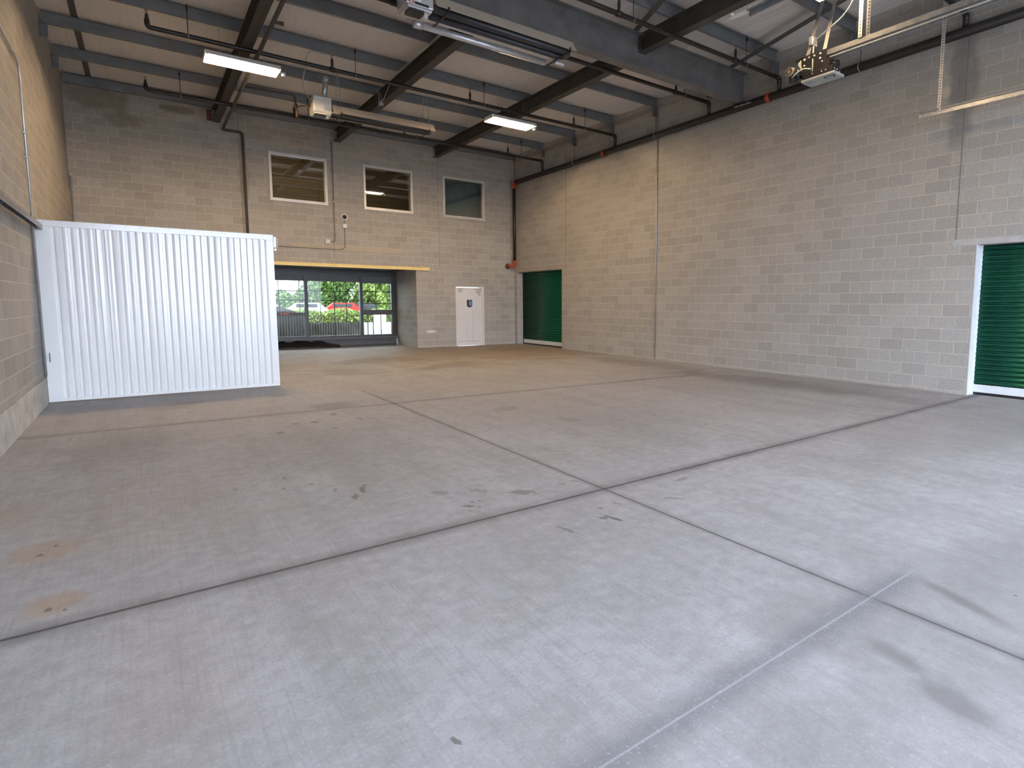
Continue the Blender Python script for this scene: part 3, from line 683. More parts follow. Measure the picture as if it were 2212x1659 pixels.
strap((10.0, 8.30, 6.345), (8.95, 4.2, 6.345), 0.13, 'dark flat strap slanting under the roof at right, below a purlin')
strap((7.35, 8.30, 6.345), (6.6, 6.2, 6.345), 0.11, 'short dark flat strap left of the near roof beam')

# ------------------------------------------------------------------ sprinkler pipework
MX = R - 0.13
def mz(y): return 5.565 + (17.95 - y) * 0.0092
t = thing('sprinkler_main', 'thick black sprinkler main along the right wall with red couplings', 'pipe', (MX, 9, 5.6))
mb = MB(); mb.tube([(MX, F + 0.02, mz(F)), (MX, 17.93, mz(17.93))], 0.078, 18); mb.build('pipe', M_PIPE, t)
mb = MB(); mb.cyl((MX, 17.95, 2.86), (MX, 17.95, mz(17.9) - 0.08), 0.052, 16); mb.build('riser', M_PIPE, t)
mb = MB(); mb.tube([(MX, 17.80, mz(17.8)), (MX, 17.95, mz(17.9)), (MX, 17.95, mz(17.9) - 0.15)], 0.084, 14, fillet=0.09); mb.cyl((MX, 17.95, mz(17.9) - 0.19), (MX, 17.95, mz(17.9) - 0.12), 0.078, 14); mb.build('elbow', M_RED, t)
mb = MB(); mb.tube([(MX, 17.95, 2.90), (MX, 17.95, 2.73), (MX - 0.10, 18.03, 2.73), (MX - 0.13, 18.08, 2.73)], 0.064, 14, fillet=0.07); mb.cyl((MX, 17.95, 2.86), (MX, 17.95, 2.92), 0.078, 14); mb.build('elbow', M_RED, t)
mb = MB(); mb.cyl((MX - 0.15, 18.08, 2.73), (MX - 0.15, B - 0.03, 2.73), 0.05, 14); mb.cyl((MX - 0.15, B - 0.03, 2.73), (MX - 0.15, B - 0.001, 2.73), 0.10, 18); mb.build('flange', M_RUST, t)
for y in (7.62, 13.0):
    mb = MB(); mb.cyl((MX, y - 0.045, mz(y)), (MX, y + 0.045, mz(y)), 0.094, 16); mb.box(MX - 0.112, MX + 0.112, y - 0.03, y + 0.03, mz(y) - 0.02, mz(y) + 0.02, bev=0.008); mb.build('coupling', M_RED, t)
for y in (17.9, 14.40, 10.93, 5.70):
    mb = MB(); mb.cyl((MX, y, mz(y) + 0.079), (MX, y, 6.44), 0.006, 6, M_BLACK)
    c = [(MX + 0.085 * math.cos(a), y, mz(y) + 0.084 * math.sin(a)) for a in [2 * PI * q / 14 for q in range(15)]]
    mb.tube(c, 0.007, 6, M_GALV, cap=False); mb.build('hanger_rod', M_BLACK, t)
mb = MB()
for q in range(9): mb.box(MX - 0.080, MX - 0.076, 8.0 + q * 0.05, 8.03 + q * 0.05, mz(8.2) - 0.008, mz(8.2) + (0.014 if q % 3 else 0.006))
mb.build('lettering', M_LABEL, t)
def branch(y, x0, heads, rods, label, up_end=True, zb=5.975, xr=None):
    t = thing('sprinkler_branch', label, 'pipe', ((x0 + MX) / 2, y, zb), 'sprinkler branch pipes')
    mb = MB(); pts = [(x0, y, zb), (MX, y, zb), (MX, y, mz(y) + 0.0785)]
    if up_end: pts = [(x0, y, zb + 0.12)] + pts
    mb.tube(pts, 0.039, 12, fillet=0.07)
    mb.build('pipe', M_PIPE, t)
    mb = MB(); mb.tube([(MX - 0.10, y, zb), (MX, y, zb), (MX, y, zb - 0.11)], 0.046, 12, fillet=0.07); mb.build('elbow', M_PIPE, t)
    hs = list(heads) + ([x0] if up_end else [])
    for x in hs:
        h = mb = MB()
        if x != x0: mb.cyl((x - 0.055, y, zb), (x + 0.055, y, zb), 0.048, 12); mb.cyl((x, y, zb), (x, y, zb + 0.17), 0.024, 10)
        mb.cyl((x, y, zb + 0.13), (x, y, zb + 0.20), 0.030, 8, r1=0.022)
        hd = mb.build('riser', M_PIPE, t)
        mb = MB(); mb.cyl((x, y, zb + 0.20), (x, y, zb + 0.222), 0.014, 8); mb.tube([(x - 0.016, y, zb + 0.22), (x - 0.016, y, zb + 0.245), (x, y, zb + 0.26)], 0.004, 5); mb.tube([(x + 0.016, y, zb + 0.22), (x + 0.016, y, zb + 0.245), (x, y, zb + 0.26)], 0.004, 5); mb.cyl((x, y, zb + 0.26), (x, y, zb + 0.266), 0.026, 10)
        mb.build('sprinkler_head', M_BRASS, hd)
    for x in rods:
        mb = MB(); mb.cyl((x, y, zb + 0.04), (x, y, 6.50), 0.007, 6); mb.box(x - 0.016, x + 0.016, y - 0.016, y + 0.016, 6.40, 6.46)
        c = [(x, y + 0.044 * math.cos(a), zb + 0.044 * math.sin(a)) for a in [2 * PI * q / 12 for q in range(13)]]
        mb.tube(c, 0.005, 6, M_GALV, cap=False); mb.cyl((x, y, zb + 0.034), (x, y, zb + 0.055), 0.010, 6, M_GALV)
        mb.build('hanger_rod', M_BLACK, t)
branch(16.15, 0.34, [3.23, 5.96, 9.17], [0.95, 3.55, 6.3, 9.65], 'black sprinkler branch pipe nearest the back wall')
branch(12.52, 0.34, [3.22, 6.15, 9.04], [0.90, 3.66, 6.50, 9.4], 'black sprinkler branch pipe passing above the two far lamps')
branch(9.22, 0.34, [3.3, 6.2, 9.36], [6.45, 9.62], 'black sprinkler branch pipe just behind the deep girder')
branch(7.38, 0.34, [6.2, 9.04], [6.5, 9.36], 'black sprinkler branch pipe in front of the deep girder')
branch(4.02, 5.4, [], [], 'black sprinkler branch elbow at the top right, above the door track', up_end=False, zb=5.965)

# gas pipe beside the left beam and down the back wall
t = thing('gas_pipe', 'dark gas pipe following the leftmost roof beam and down the back wall', 'pipe', (1.90, 12, 5.9))
mb = MB(); mb.tube([(1.915, GY + 0.3, 5.875), (1.915, 18.13, 5.875), (2.36, 18.13, 5.875), (2.36, 18.13, 1.0)], 0.033, 10, fillet=0.07); mb.build('pipe', M_BEAM, t)
for y in (10.0, 13.2, 14.6, 16.6):
    mb = MB(); mb.box(1.86, 1.95, y - 0.02, y + 0.02, 5.90, 6.045, bev=0.004); mb.build('clamp', M_GALV, t)
mb = MB(); mb.cyl((1.915, 10.78, 5.875), (2.02, 10.78, 5.875), 0.026, 8); mb.cyl((2.02, 10.78, 5.875), (2.06, 10.78, 5.875), 0.032, 8); mb.build('tee', M_BEAM, t)
t = thing('gas_branch', 'small dark gas pipe running from the left beam to the far heater', 'pipe', (2.5, 14.35, 5.86))
mb = MB(); mb.tube([(1.955, 14.30, 5.875), (2.86, 14.20, 5.87), (2.89, 14.2, 5.50)], 0.022, 8, fillet=0.05); mb.build('pipe', M_BEAM, t)
mb = MB(); mb.tube([(2.89, 14.2, 5.62), (2.93, 14.0, 5.62), (3.09, 13.9, 5.62)], 0.013, 8, fillet=0.04); mb.cyl((2.89, 14.2, 5.42), (2.89, 14.2, 5.70), 0.024, 8); mb.cyl((3.04, 13.92, 5.62), (3.085, 13.9, 5.62), 0.026, 8); mb.build('drip_leg', M_RUST, t)

# ------------------------------------------------------------------ infrared tube heaters
def heater(x0, x1, y, z, label, near):
    t = thing('tube_heater', label, 'heater', ((x0 + x1) / 2, y, z), 'tube heaters')
    bx0, bx1 = x0, x0 + 0.37
    mb = MB(); mb.box(bx0, bx1, y - 0.16, y + 0.20, z - 0.10, z + 0.23, bev=0.012); mb.box(bx0 + 0.02, bx1 - 0.02, y - 0.145, y + 0.18, z - 0.135, z - 0.10, bev=0.004); box = mb.build('burner_box', M_SILV if near else M_ALU, t)
    mb = MB(); mb.box(bx0 + 0.02, bx0 + 0.20, y - 0.1635, y - 0.1600, z - 0.055, z + 0.13, M_LABEL); mb.box(bx0 + 0.225, bx0 + 0.35, y - 0.1635, y - 0.1600, z + 0.02, z + 0.21, M_LABEL); mb.box(bx0 + 0.02, bx0 + 0.20, y - 0.1635, y - 0.1600, z + 0.15, z + 0.21, M_LABEL)
    for q in range(5): mb.box(bx0 + 0.035, bx0 + 0.185, y - 0.1645, y - 0.1630, z - 0.03 + q * 0.03, z - 0.022 + q * 0.03, M_PRINT)
    for q in range(7): mb.box(bx0 + 0.235, bx0 + 0.34, y - 0.1645, y - 0.1630, z + 0.035 + q * 0.024, z + 0.042 + q * 0.024, M_PRINT)
    if near:
        mb.box(bx0 + 0.03, bx0 + 0.10, y - 0.1645, y - 0.1600, z - 0.095, z - 0.062, M_REDLAB); mb.box(bx0 + 0.045, bx0 + 0.085, y - 0.1655, y - 0.1640, z - 0.087, z - 0.070, M_LABEL)
        mb.box(bx0 + 0.11, bx0 + 0.30, y - 0.1645, y - 0.1600, z - 0.095, z - 0.065, M_BLACK)
    mb.build('sticker', M_LABEL, box)
    mb = MB(); mb.cyl((bx1 - 0.08, y - 0.05, z - 0.19), (bx1 - 0.08, y - 0.05, z - 0.10), 0.035, 10); mb.box(bx0 + 0.05, bx1 - 0.12, y - 0.12, y + 0.05, z - 0.175, z - 0.135, M_BLACK); mb.build('blower', M_BOXGREY, t)
    rx0, rx1 = bx1 + 0.01, x1
    mb = MB(); mb.sheet([(y - 0.25, z - 0.075), (y - 0.235, z - 0.055), (y - 0.14, z + 0.10), (y + 0.14, z + 0.10), (y + 0.235, z - 0.055), (y + 0.25, z - 0.075)], 'X', rx0, rx1, 0.004); mb.build('reflector', M_REFL, t)
    mb = MB(); r = 0.052; zt = z - 0.055; e = rx1 - 0.14
    a = [(bx1 - 0.005, y - 0.105, zt), (e, y - 0.105, zt)] + [(e + 0.105 * math.sin(q * PI / 8), y - 0.105 * math.cos(q * PI / 8), zt) for q in range(1, 8)] + [(e, y + 0.105, zt), (bx1 + 0.05, y + 0.105, zt)]
    mb.tube(a, r, 14); mb.build('tube', M_TUBE, t)
    if near:
        mb = MB(); mb.tube([(bx1 + 0.02, y + 0.31, z - 0.12), (e - 0.1, y + 0.31, z - 0.12)], 0.048, 12); mb.cyl((bx1 - 0.1, y + 0.31, z - 0.12), (bx1 + 0.02, y + 0.31, z - 0.12), 0.06, 12)
        mb.build('vent_tube', M_SILV, t)
        mb = MB(); fz = [(e + 0.02 + 0.03 * q, y + 0.20, z - 0.12) for q in range(7)]; mb.tube(fz, [0.03, 0.045] * 3 + [0.03], 9); mb.build('foil_end', M_SILV, t)
    for x in (bx1 + 0.17, e):
        mb = MB(); mb.box(x - 0.012, x + 0.012, y - 0.27, y + (0.38 if near else 0.27), z - 0.118, z - 0.108); mb.box(x - 0.012, x + 0.012, y - 0.27, y - 0.262, z - 0.118, z - 0.05); mb.build('bracket', M_BLACK, t)
        for q in (-1, 1):
            mb = MB(); p = Vector((x, y + q * 0.25, z - 0.06)); pe = Vector((x + q * 0.02, y + q * 0.12, 6.36 if not near else 5.745)); nn = max(4, int((pe - p).length / 0.045))
            if near: pe = Vector((x, GY - 0.10, 5.745)) if q > 0 else Vector((x, GY - 0.11, 5.75))
            for k_ in range(nn):
                a_, b_ = p.lerp(pe, k_ / nn), p.lerp(pe, (k_ + 0.75) / nn)
                mb.tube([a_, b_], 0.0055 if k_ % 2 else 0.009, 5)
            mb.build('chain', M_GALV, t)
    if not near:
        mb = MB(); mb.tube([(bx0 + 0.26, y + 0.05, z + 0.22), (bx0 + 0.30, y + 0.05, z + 0.52), (bx0 + 0.33, y + 0.05, z + 0.70)], 0.058, 14); mb.cyl((bx0 + 0.315, y + 0.05, z + 0.60), (bx0 + 0.335, y + 0.05, z + 0.72), 0.066, 14); mb.build('flue', M_GALV, t)
    return t
heater(3.10, 5.75, 13.8, 5.56, 'far tube heater with a short flue, hung before the back wall', False)
heater(2.95, 5.62, 7.95, 5.44, 'near tube heater hung under the deep girder, red sticker on its box', True)

# ------------------------------------------------------------------ high bay lamps
M_LAMP_DIM = emit('fluorescent_tube_dim', LAMP_COL, LAMP * 0.2)
def highbay(x, y, z, label, lm=None):
    lm = lm or M_LAMP
    t = thing('high_bay_lamp', label, 'lamp', (x, y, z), 'high bay lamps')
    lx, ly = 0.585, 0.23
    mb = MB(); mb.sheet([(y - ly - 0.02, z - 0.012), (y - ly, z), (y - ly + 0.05, z + 0.075), (y + ly - 0.05, z + 0.075), (y + ly, z), (y + ly + 0.02, z - 0.012)], 'X', x - lx, x + lx, 0.003)
    for s_ in (-1, 1): mb.prism([(y - ly, z - 0.005), (y + ly, z - 0.005), (y + ly - 0.05, z + 0.075), (y - ly + 0.05, z + 0.075)], 'X', x + s_ * lx, x + s_ * (lx + 0.006))
    mb.build('housing', M_WHITE, t)
    for k_ in range(6):
        yy = y - 0.175 + k_ * 0.070
        mb = MB(); mb.cyl((x - lx + 0.05, yy, z + 0.018), (x + lx - 0.05, yy, z + 0.018), 0.0125, 8, lm)
        tb = mb.build('tube', lm, t)
        for s_ in (-1, 1):
            mb = MB(); mb.box(x + s_ * (lx - 0.05), x + s_ * (lx - 0.015), yy - 0.014, yy + 0.014, z + 0.004, z + 0.036); mb.build('lamp_holder', M_WHITE, tb)
    mb = MB(); mb.cyl((x + lx + 0.006, y, z + 0.02), (x + lx + 0.05, y, z + 0.02), 0.018, 8); mb.cyl((x + lx + 0.05, y, z + 0.0), (x + lx + 0.11, y, z - 0.005), 0.038, 12); mb.build('sensor', M_CAMW, t)
    for s_ in (-1, 1):
        mb = MB(); mb.tube([(x + s_ * 0.35, y - 0.1, z + 0.078), (x + s_ * 0.35, y, z + 0.40), (x + s_ * 0.35, y, 6.56)], 0.003, 5); mb.tube([(x + s_ * 0.35, y + 0.1, z + 0.078), (x + s_ * 0.35, y, z + 0.40)], 0.003, 5); mb.build('hanger_wire', M_GALV, t)
highbay(1.71, 12.655, 5.735, 'lit high bay lamp on the left, across the leftmost beam')
highbay(7.27, 12.655, 5.735, 'lit high bay lamp in the middle, over the right half of the back wall')
highbay(7.16, 4.62, 5.66, 'lit high bay lamp at the top right, only its corner in view', M_LAMP_DIM)

# ------------------------------------------------------------------ conduits and boxes
def conduit(pts, r, label, clamps=(), mat=None, fil=0.08):
    t = thing('electrical_conduit', label, 'conduit', pts[0])
    mb = MB(); mb.tube(pts, r, 8, fillet=fil); mb.build('tube', mat or M_COND, t)
    for c in clamps:
        mb = MB(); mb.box(c[0] - 0.022, c[0] + 0.022, c[1] - 0.022, c[1] + 0.022, c[2] - 0.015, c[2] + 0.015, bev=0.004); mb.build('strap', M_GALV, t)
    return t
conduit([(R - 0.014, 10.985, 0.05), (R - 0.014, 10.985, 6.34)], 0.012, 'thin vertical conduit in the middle of the right wall', [(R - 0.02, 10.985, z) for z in (3.1, 4.6, 6.0)])
conduit([(L + 0.03, F + 0.5, 4.63), (L + 0.03, 11.08, 4.63), (L + 0.03, 11.14, 4.50), (L + 0.03, 11.10, 0.4)], 0.014, 'grey conduit on the left wall bending down behind the white panel', [(L + 0.03, 10.75, 4.64), (L + 0.03, 11.12, 3.72), (L + 0.03, 11.12, 3.40)], fil=0.10)
conduit([(L + 0.035, 18.12, 0.3), (L + 0.035, 18.12, 4.35)], 0.014, 'short vertical conduit in the far left corner', [(L + 0.04, 18.12, 4.0), (L + 0.04, 18.12, 4.33)])
conduit([(1.95, 10.99, 6.31), (4.2, 10.99, 6.31), (4.60, 10.99, 6.31)], 0.011, 'thin bright conduit under the purlin right of the left lamp', [(2.9, 10.99, 6.316), (3.9, 10.99, 6.316)])
t = thing('electrical_conduit', 'thin conduit from the far heater along a purlin to the middle beam', 'conduit', (3.2, 12.79, 6.3))
mb = MB(); mb.tube([(3.09, 13.86, 5.70), (2.85, 13.4, 5.85), (2.85, 12.80, 6.34), (4.45, 12.80, 6.34), (4.62, 13.3, 6.25), (4.62, 13.87, 5.99)], 0.009, 8, fillet=0.15); mb.build('tube', M_COND, t)
for x in (3.1, 4.1):
    mb = MB(); mb.box(x - 0.02, x + 0.02, 12.785, 12.815, 6.325, 6.358); mb.build('strap', M_GALV, t)
t = thing('junction_box', 'small grey junction box with two conduit drops on the middle beam', 'box', (4.62, 13.95, 5.98))
mb = MB(); mb.cyl((4.62, 13.95, 5.96), (4.62, 13.95, 6.02), 0.06, 12); mb.cyl((4.62, 13.95, 6.02), (4.62, 13.95, 6.045), 0.045, 12); mb.build('body', M_GALV, t)
for q in (-0.03, 0.03):
    mb = MB(); mb.tube([(4.62 + q, 13.95, 6.01), (4.60 + q, 13.97, 6.20), (4.56 + q, 14.1, 6.35)], 0.008, 7, fillet=0.05); mb.build('drop', M_COND, t)
for k_, dy in enumerate((0.0, 0.06)):
    conduit([(4.640 - k_ * 0.035, 8.6, 6.335 - 0.0), (4.640 - k_ * 0.035, 13.4, 6.335)], 0.010, ['bright conduit along the top of the middle beam, nearer the web', 'bright conduit along the top of the middle beam, on its outer side'][k_])
# camera group on the back wall
t = thing('security_camera', 'white round dome camera with dark lens on the back wall', 'camera', (4.848, B, 3.93))
mb = MB(); mb.cyl((4.848, B - 0.05, 3.93), (4.848, B - 0.001, 3.93), 0.085, 24, r1=0.09); mb.build('housing', M_CAMW, t)
mb = MB(); mb.ball((4.848, B - 0.048, 3.93), 0.062, None, 18, 10, (1, 0.7, 1)); mb.build('dome', M_SMOKE, t)
mb = MB(); mb.box(4.795, 4.905, B - 0.06, B - 0.001, 3.62, 3.735, bev=0.008); tag(mb.build('junction_box', M_CAMW), 'small white box just below the dome camera', 'box')
mb = MB(); mb.box(4.30, 4.425, B - 0.06, B - 0.001, 3.135, 3.255, bev=0.006); tag(mb.build('junction_box', M_BOXGREY), 'pale grey square box left of the bent conduit on the back wall', 'box')
conduit([(4.848, B - 0.012, 3.735), (4.848, B - 0.012, 3.845)], 0.009, 'short stub conduit between the dome camera and its white box', mat=M_COND_D)
conduit([(4.848, B - 0.014, 3.62), (4.848, B - 0.014, 2.985), (1.9, B - 0.014, 2.985)], 0.010, 'bent conduit from the white box running left above the yellow lintel', fil=0.18, mat=M_COND_D)
conduit([(4.425, B - 0.014, 3.195), (4.575, B - 0.014, 3.195), (4.575, B - 0.014, 6.04)], 0.010, 'tall bent conduit from the pale box up past the windows', [(4.575, B - 0.015, 4.35)], fil=0.16, mat=M_COND_D)

# ------------------------------------------------------------------ white corrugated panel
PYF = 11.22; PX0, PX1, PZ0, PZ1 = -1.128, 1.825, 0.018, 2.585
t = thing('corrugated_panel', 'large white corrugated metal panel standing across the left side', 'panel', ((PX0 + PX1) / 2, PYF, 0))
mb = MB(); prof = []; x = PX0 + 0.20; p_ = 0.0905
while x < PX1 - 0.11:
    d0, d1 = random.uniform(-0.002, 0.003), random.uniform(-0.0015, 0.0025)
    prof += [(x, PYF + 0.016 + d0 * 0.6), (x + 0.016, PYF + 0.002 + d0), (x + 0.036, PYF + 0.001), (x + 0.058, PYF + 0.001 + d1), (x + 0.063, PYF + 0.017)]; x += p_
prof = [(PX0 + 0.02, PYF + 0.016)] + prof + [(PX1 - 0.02, PYF + 0.016)]
mb.sheet(prof, 'Z', PZ0 + 0.02, PZ1 - 0.02, 0.003)
mb.build('sheet', M_CORR, t)
mb = MB(); mb.box(PX0, PX1, PYF - 0.012, PYF + 0.045, PZ1 - 0.09, PZ1, bev=0.004); mb.build('top_rail', M_CORR, t)
mb = MB(); mb.box(PX0, PX1, PYF - 0.012, PYF + 0.045, PZ0, PZ0 + 0.045, bev=0.004); mb.build('bottom_rail', M_CORR, t)
for a, b in ((PX0, PX0 + 0.165), (PX1 - 0.105, PX1)):
    mb = MB(); mb.box(a, b, PYF - 0.010, PYF + 0.045, PZ0 + 0.045, PZ1 - 0.09, bev=0.003); mb.build('stile', M_CORR, t)
mb = MB(); mb.box(PX0 + 0.17, PX1 - 0.11, PYF + 0.021, PYF + 0.045, PZ0 + 0.05, PZ1 - 0.1); mb.build('backing', M_CORR, t)
for (n_, x_, dx, y0_, y1_, z_) in ((16, 0.10, 0.18, -0.012, -0.017, PZ1 - 0.03), (14, 0.13, 0.20, 0.000, -0.014, 1.44), (16, 0.12, 0.18, -0.012, -0.016, PZ0 + 0.025)):
    for q in range(n_):
        mb = MB(); mb.cyl((PX0 + x_ + q * dx, PYF + y0_, z_), (PX0 + x_ + q * dx, PYF + y1_, z_), 0.007, 6); mb.build('screw', M_GALV, t)
mb = MB(); mb.box(PX0 + 0.004, PX0 + 0.045, PYF - 0.03, PYF - 0.010, 0.60, 0.715, M_GALV, bev=0.003); mb.box(PX0 + 0.045, PX0 + 0.055, PYF - 0.014, PYF - 0.009, 0.59, 0.725, M_BLACK); tag(mb.build('hinge', M_GALV, t), 'galvanised hinge', None)
mb = MB(); mb.box(PX1 + 0.001, PX1 + 0.045, PYF - 0.01, PYF + 0.045, PZ1 - 0.21, PZ1 - 0.03, bev=0.004)
mb.tube([(PX1 + 0.045, PYF + 0.02, PZ1 - 0.06), (PX1 + 0.072, PYF + 0.02, PZ1 - 0.06), (PX1 + 0.075, PYF + 0.02, PZ1 - 0.20), (PX1 + 0.045, PYF + 0.02, PZ1 - 0.20)], 0.005, 6)
mb.cyl((PX1 + 0.03, PYF, PZ1 - 0.245), (PX1 + 0.03, PYF + 0.03, PZ1 - 0.245), 0.02, 10); mb.build('latch', M_CORR, t)
# galvanised track on the left wall, running into the panel
t = thing('wall_track', 'weathered steel track along the left wall ending at the white panel', 'track', (L + 0.07, 5, 2.48))
mb = MB(); mb.sheet([(L + 0.065, 2.445), (L + 0.065, 2.515), (L + 0.115, 2.515), (L + 0.115, 2.445)], 'Y', F + 0.3, PYF - 0.03, 0.004); mb.build('channel', M_TRACKD, t)
for y in (3.0, 6.0, 8.6, 10.1):
    mb = MB(); mb.box(L + 0.001, L + 0.07, y - 0.03, y + 0.03, 2.47, 2.525, M_GALV, bev=0.003); mb.cyl((L + 0.09, y, 2.515), (L + 0.09, y, 2.545), 0.012, 6, M_GALV_W); mb.build('bracket', M_GALV, t)

# ------------------------------------------------------------------ overhead door tracks and opener
def angle(mb, a, b, wd, n1, n2, mat, holes=True):
    """perforated angle iron from a to b; n1 and n2 are the directions of its two leaves"""
    a, b = Vector(a), Vector(b); d = (b - a).normalized()
    for n_, o_ in ((Vector(n1), Vector(n2)), (Vector(n2), Vector(n1))):
        n_ = (n_ - d * n_.dot(d)).normalized(); o_ = (o_ - d * o_.dot(d)).normalized()
        q = [a, a + n_ * wd, b + n_ * wd, b]
        vs_ = [mb.bm.verts.new(p) for p in q] + [mb.bm.verts.new(p + o_ * 0.003) for p in q]
        for f in ((0, 1, 2, 3), (7, 6, 5, 4), (0, 4, 5, 1), (1, 5, 6, 2), (2, 6, 7, 3), (3, 7, 4, 0)):
            mb.bm.faces.new([vs_[k_] for k_ in f]).material_index = mb.mi(mat)
        if holes:
            ln = (b - a).length; s_ = 0.03
            while s_ < ln - 0.02:
                c = a + d * s_ + n_ * wd * 0.55
                for e in (-0.0012, 0.0042):
                    P = [c + o_ * e + n_ * (0.009 * math.cos(t_)) + d * (0.009 * math.sin(t_)) for t_ in [2 * PI * j / 6 for j in range(6)]]
                    mb.bm.faces.new([mb.bm.verts.new(p) for p in P]).material_index = mb.mi(M_HOLE)
                s_ += 0.042
TZ = 4.45
t = thing('door_track', 'galvanised overhead door track hung beside the right wall', 'track', (10.05, 2, TZ), 'overhead door tracks')
mb = MB(); mb.sheet([(10.03, TZ - 0.03), (10.03, TZ + 0.03), (10.075, TZ + 0.03), (10.075, TZ + 0.012)], 'Y', F + 0.02, 4.47, 0.003, M_GALV)
mb.sheet([(10.012, TZ + 0.06), (10.012, TZ + 0.033), (10.075, TZ + 0.033)], 'Y', F + 0.02, 4.45, 0.003, M_TRACKD); mb.build('rail', M_GALV, t)
mb = MB(); mb.cyl((10.0, 4.15, TZ + 0.03), (10.03, 4.15, TZ + 0.03), 0.018, 6); mb.cyl((10.02, 4.44, TZ), (10.05, 4.44, TZ), 0.02, 8); mb.build('bolt', M_GALV_W, t)
mb = MB(); angle(mb, (10.02, 4.20, TZ + 0.02), (10.02, 4.195, 6.352), 0.055, (0, -1, 0), (1, 0, 0), M_GALV_W); mb.build('hanger', M_GALV_W, t)
t = thing('door_track', 'overhead door track end and bracket below the near roof beam', 'track', (5.135, 2, TZ), 'overhead door tracks')
mb = MB(); mb.sheet([(5.16, TZ - 0.03), (5.16, TZ + 0.03), (5.115, TZ + 0.03), (5.115, TZ + 0.012)], 'Y', F + 0.02, 4.05, 0.003, M_TRACKD); mb.sheet([(5.185, TZ + 0.06), (5.185, TZ + 0.033), (5.115, TZ + 0.033)], 'Y', F + 0.02, 4.29, 0.003, M_GALV_W); mb.build('rail', M_GALV, t)
mb = MB(); mb.cyl((5.10, 4.24, TZ + 0.05), (5.19, 4.24, TZ + 0.05), 0.016, 8); mb.cyl((5.16, 4.05, TZ + 0.07), (5.19, 4.05, TZ + 0.07), 0.013, 8); mb.build('bolt', M_GALV_W, t)
mb = MB(); angle(mb, (5.185, 3.86, TZ + 0.02), (5.185, 3.86, 6.50), 0.055, (0, -1, 0), (-1, 0, 0), M_GALV); mb.build('hanger', M_GALV, t)

t = thing('door_opener', 'overhead door opener with black motor chassis hung from slotted angles', 'door opener', (7.63, 4.8, 4.75))
ox = 7.63
mb = MB(); mb.box(ox - 0.045, ox + 0.045, F + 0.05, 4.66, 4.835, 4.90, M_TRACKD); mb.build('rail', M_TRACKD, t)
mb = MB(); mb.box(ox - 0.03, ox - 0.015, F + 0.05, 4.6, 4.80, 4.812, M_GALV_W); mb.box(ox + 0.01, ox + 0.035, F + 0.05, 4.6, 4.785, 4.797, M_TRACKD); mb.build('chain', M_GALV, t)
mb = MB(); mb.box(ox - 0.10, ox - 0.094, 4.60, 5.00, 4.66, 4.90); mb.box(ox + 0.094, ox + 0.10, 4.60, 5.00, 4.66, 4.90); mb.box(ox - 0.10, ox + 0.10, 4.60, 5.0, 4.655, 4.662)
mb.box(ox - 0.11, ox + 0.11, 4.50, 4.95, 4.575, 4.66, bev=0.006)
for (y, z, r) in [(4.93, 4.85, .014), (4.86, 4.86, .010), (4.78, 4.86, .012), (4.69, 4.86, .013), (4.69, 4.80, .014), (4.66, 4.75, .010), (4.93, 4.77, .012), (4.6, 4.62, .009), (4.66, 4.62, .009), (4.8, 4.63, .009)]:
    mb.cyl((ox - 0.111, y, z), (ox - 0.099, y, z), r, 10, M_LABEL)
for (x, z, r) in [(ox - 0.06, 4.62, .010), (ox, 4.62, .010), (ox + 0.06, 4.60, .010)]: mb.cyl((x, 4.496, z), (x, 4.51, z), r, 8, M_LABEL)
mb.cyl((ox + 0.06, 4.52, 4.72), (ox + 0.06, 4.62, 4.72), 0.05, 14)
mb.build('chassis', M_BLACK, t)
mb = MB(); mb.cyl((ox - 0.06, 5.00, 4.70), (ox - 0.06, 5.16, 4.70), 0.075, 18, M_BLACK); mb.cyl((ox - 0.125, 5.09, 4.71), (ox - 0.20, 5.09, 4.71), 0.068, 18, M_BLACK); mb.cyl((ox - 0.20, 5.09, 4.71), (ox - 0.225, 5.09, 4.71), 0.062, 18, M_MOTOR)
for q in range(8):
    a = q * PI / 4; mb.box(ox - 0.229, ox - 0.224, 5.09 + 0.038 * math.cos(a) - 0.006, 5.09 + 0.038 * math.cos(a) + 0.006, 4.71 + 0.038 * math.sin(a) - 0.012, 4.71 + 0.038 * math.sin(a) + 0.012, M_BLACK)
mb.build('motor', M_BLACK, t)
mb = MB(); mb.box(ox - 0.19, ox - 0.08, 5.04, 5.12, 4.57, 4.63, M_BLACK, bev=0.006); mb.build('limit_box', M_BLACK, t)
mb = MB(); mb.box(ox - 0.10, ox + 0.05, 4.98, 5.08, 4.86, 4.89, M_BLACK); mb.build('motor_bracket', M_BLACK, t)
mb = MB(); mb.box(ox - 0.13, ox + 0.13, 4.46, 4.96, 4.535, 4.573, bev=0.010); cv = mb.build('control_cover', M_COVER, t)
mb = MB(); mb.box(ox - 0.085, ox - 0.02, 4.50, 4.64, 4.529, 4.537, M_BLACK); mb.box(ox - 0.07, ox - 0.05, 4.52, 4.62, 4.526, 4.530, M_LABEL); mb.box(ox - 0.09, ox + 0.0, 4.80, 4.90, 4.531, 4.536, M_PRINT); mb.build('switch_plate', M_BLACK, cv)
for a, b in [((ox - 0.09, 4.93, 4.87), (8.86, 5.48, 6.50)), ((ox + 0.06, 4.78, 4.88), (9.00, 5.37, 6.50))]:
    mb = MB(); angle(mb, a, b, 0.06, (0, -1, 0.3), (1, 0, 0), M_GALV if a[0] < ox else M_GALV_W); mb.build('strut', M_GALV, t)
for (x, y) in ((ox - 0.06, 4.195), (ox + 0.05, 4.15)):
    mb = MB(); angle(mb, (x, y, 4.902), (x, y, 6.352), 0.055, (0, -1, 0), (1, 0, 0), M_GALV if x < ox else M_GALV_W); mb.build('hanger', M_GALV, t)
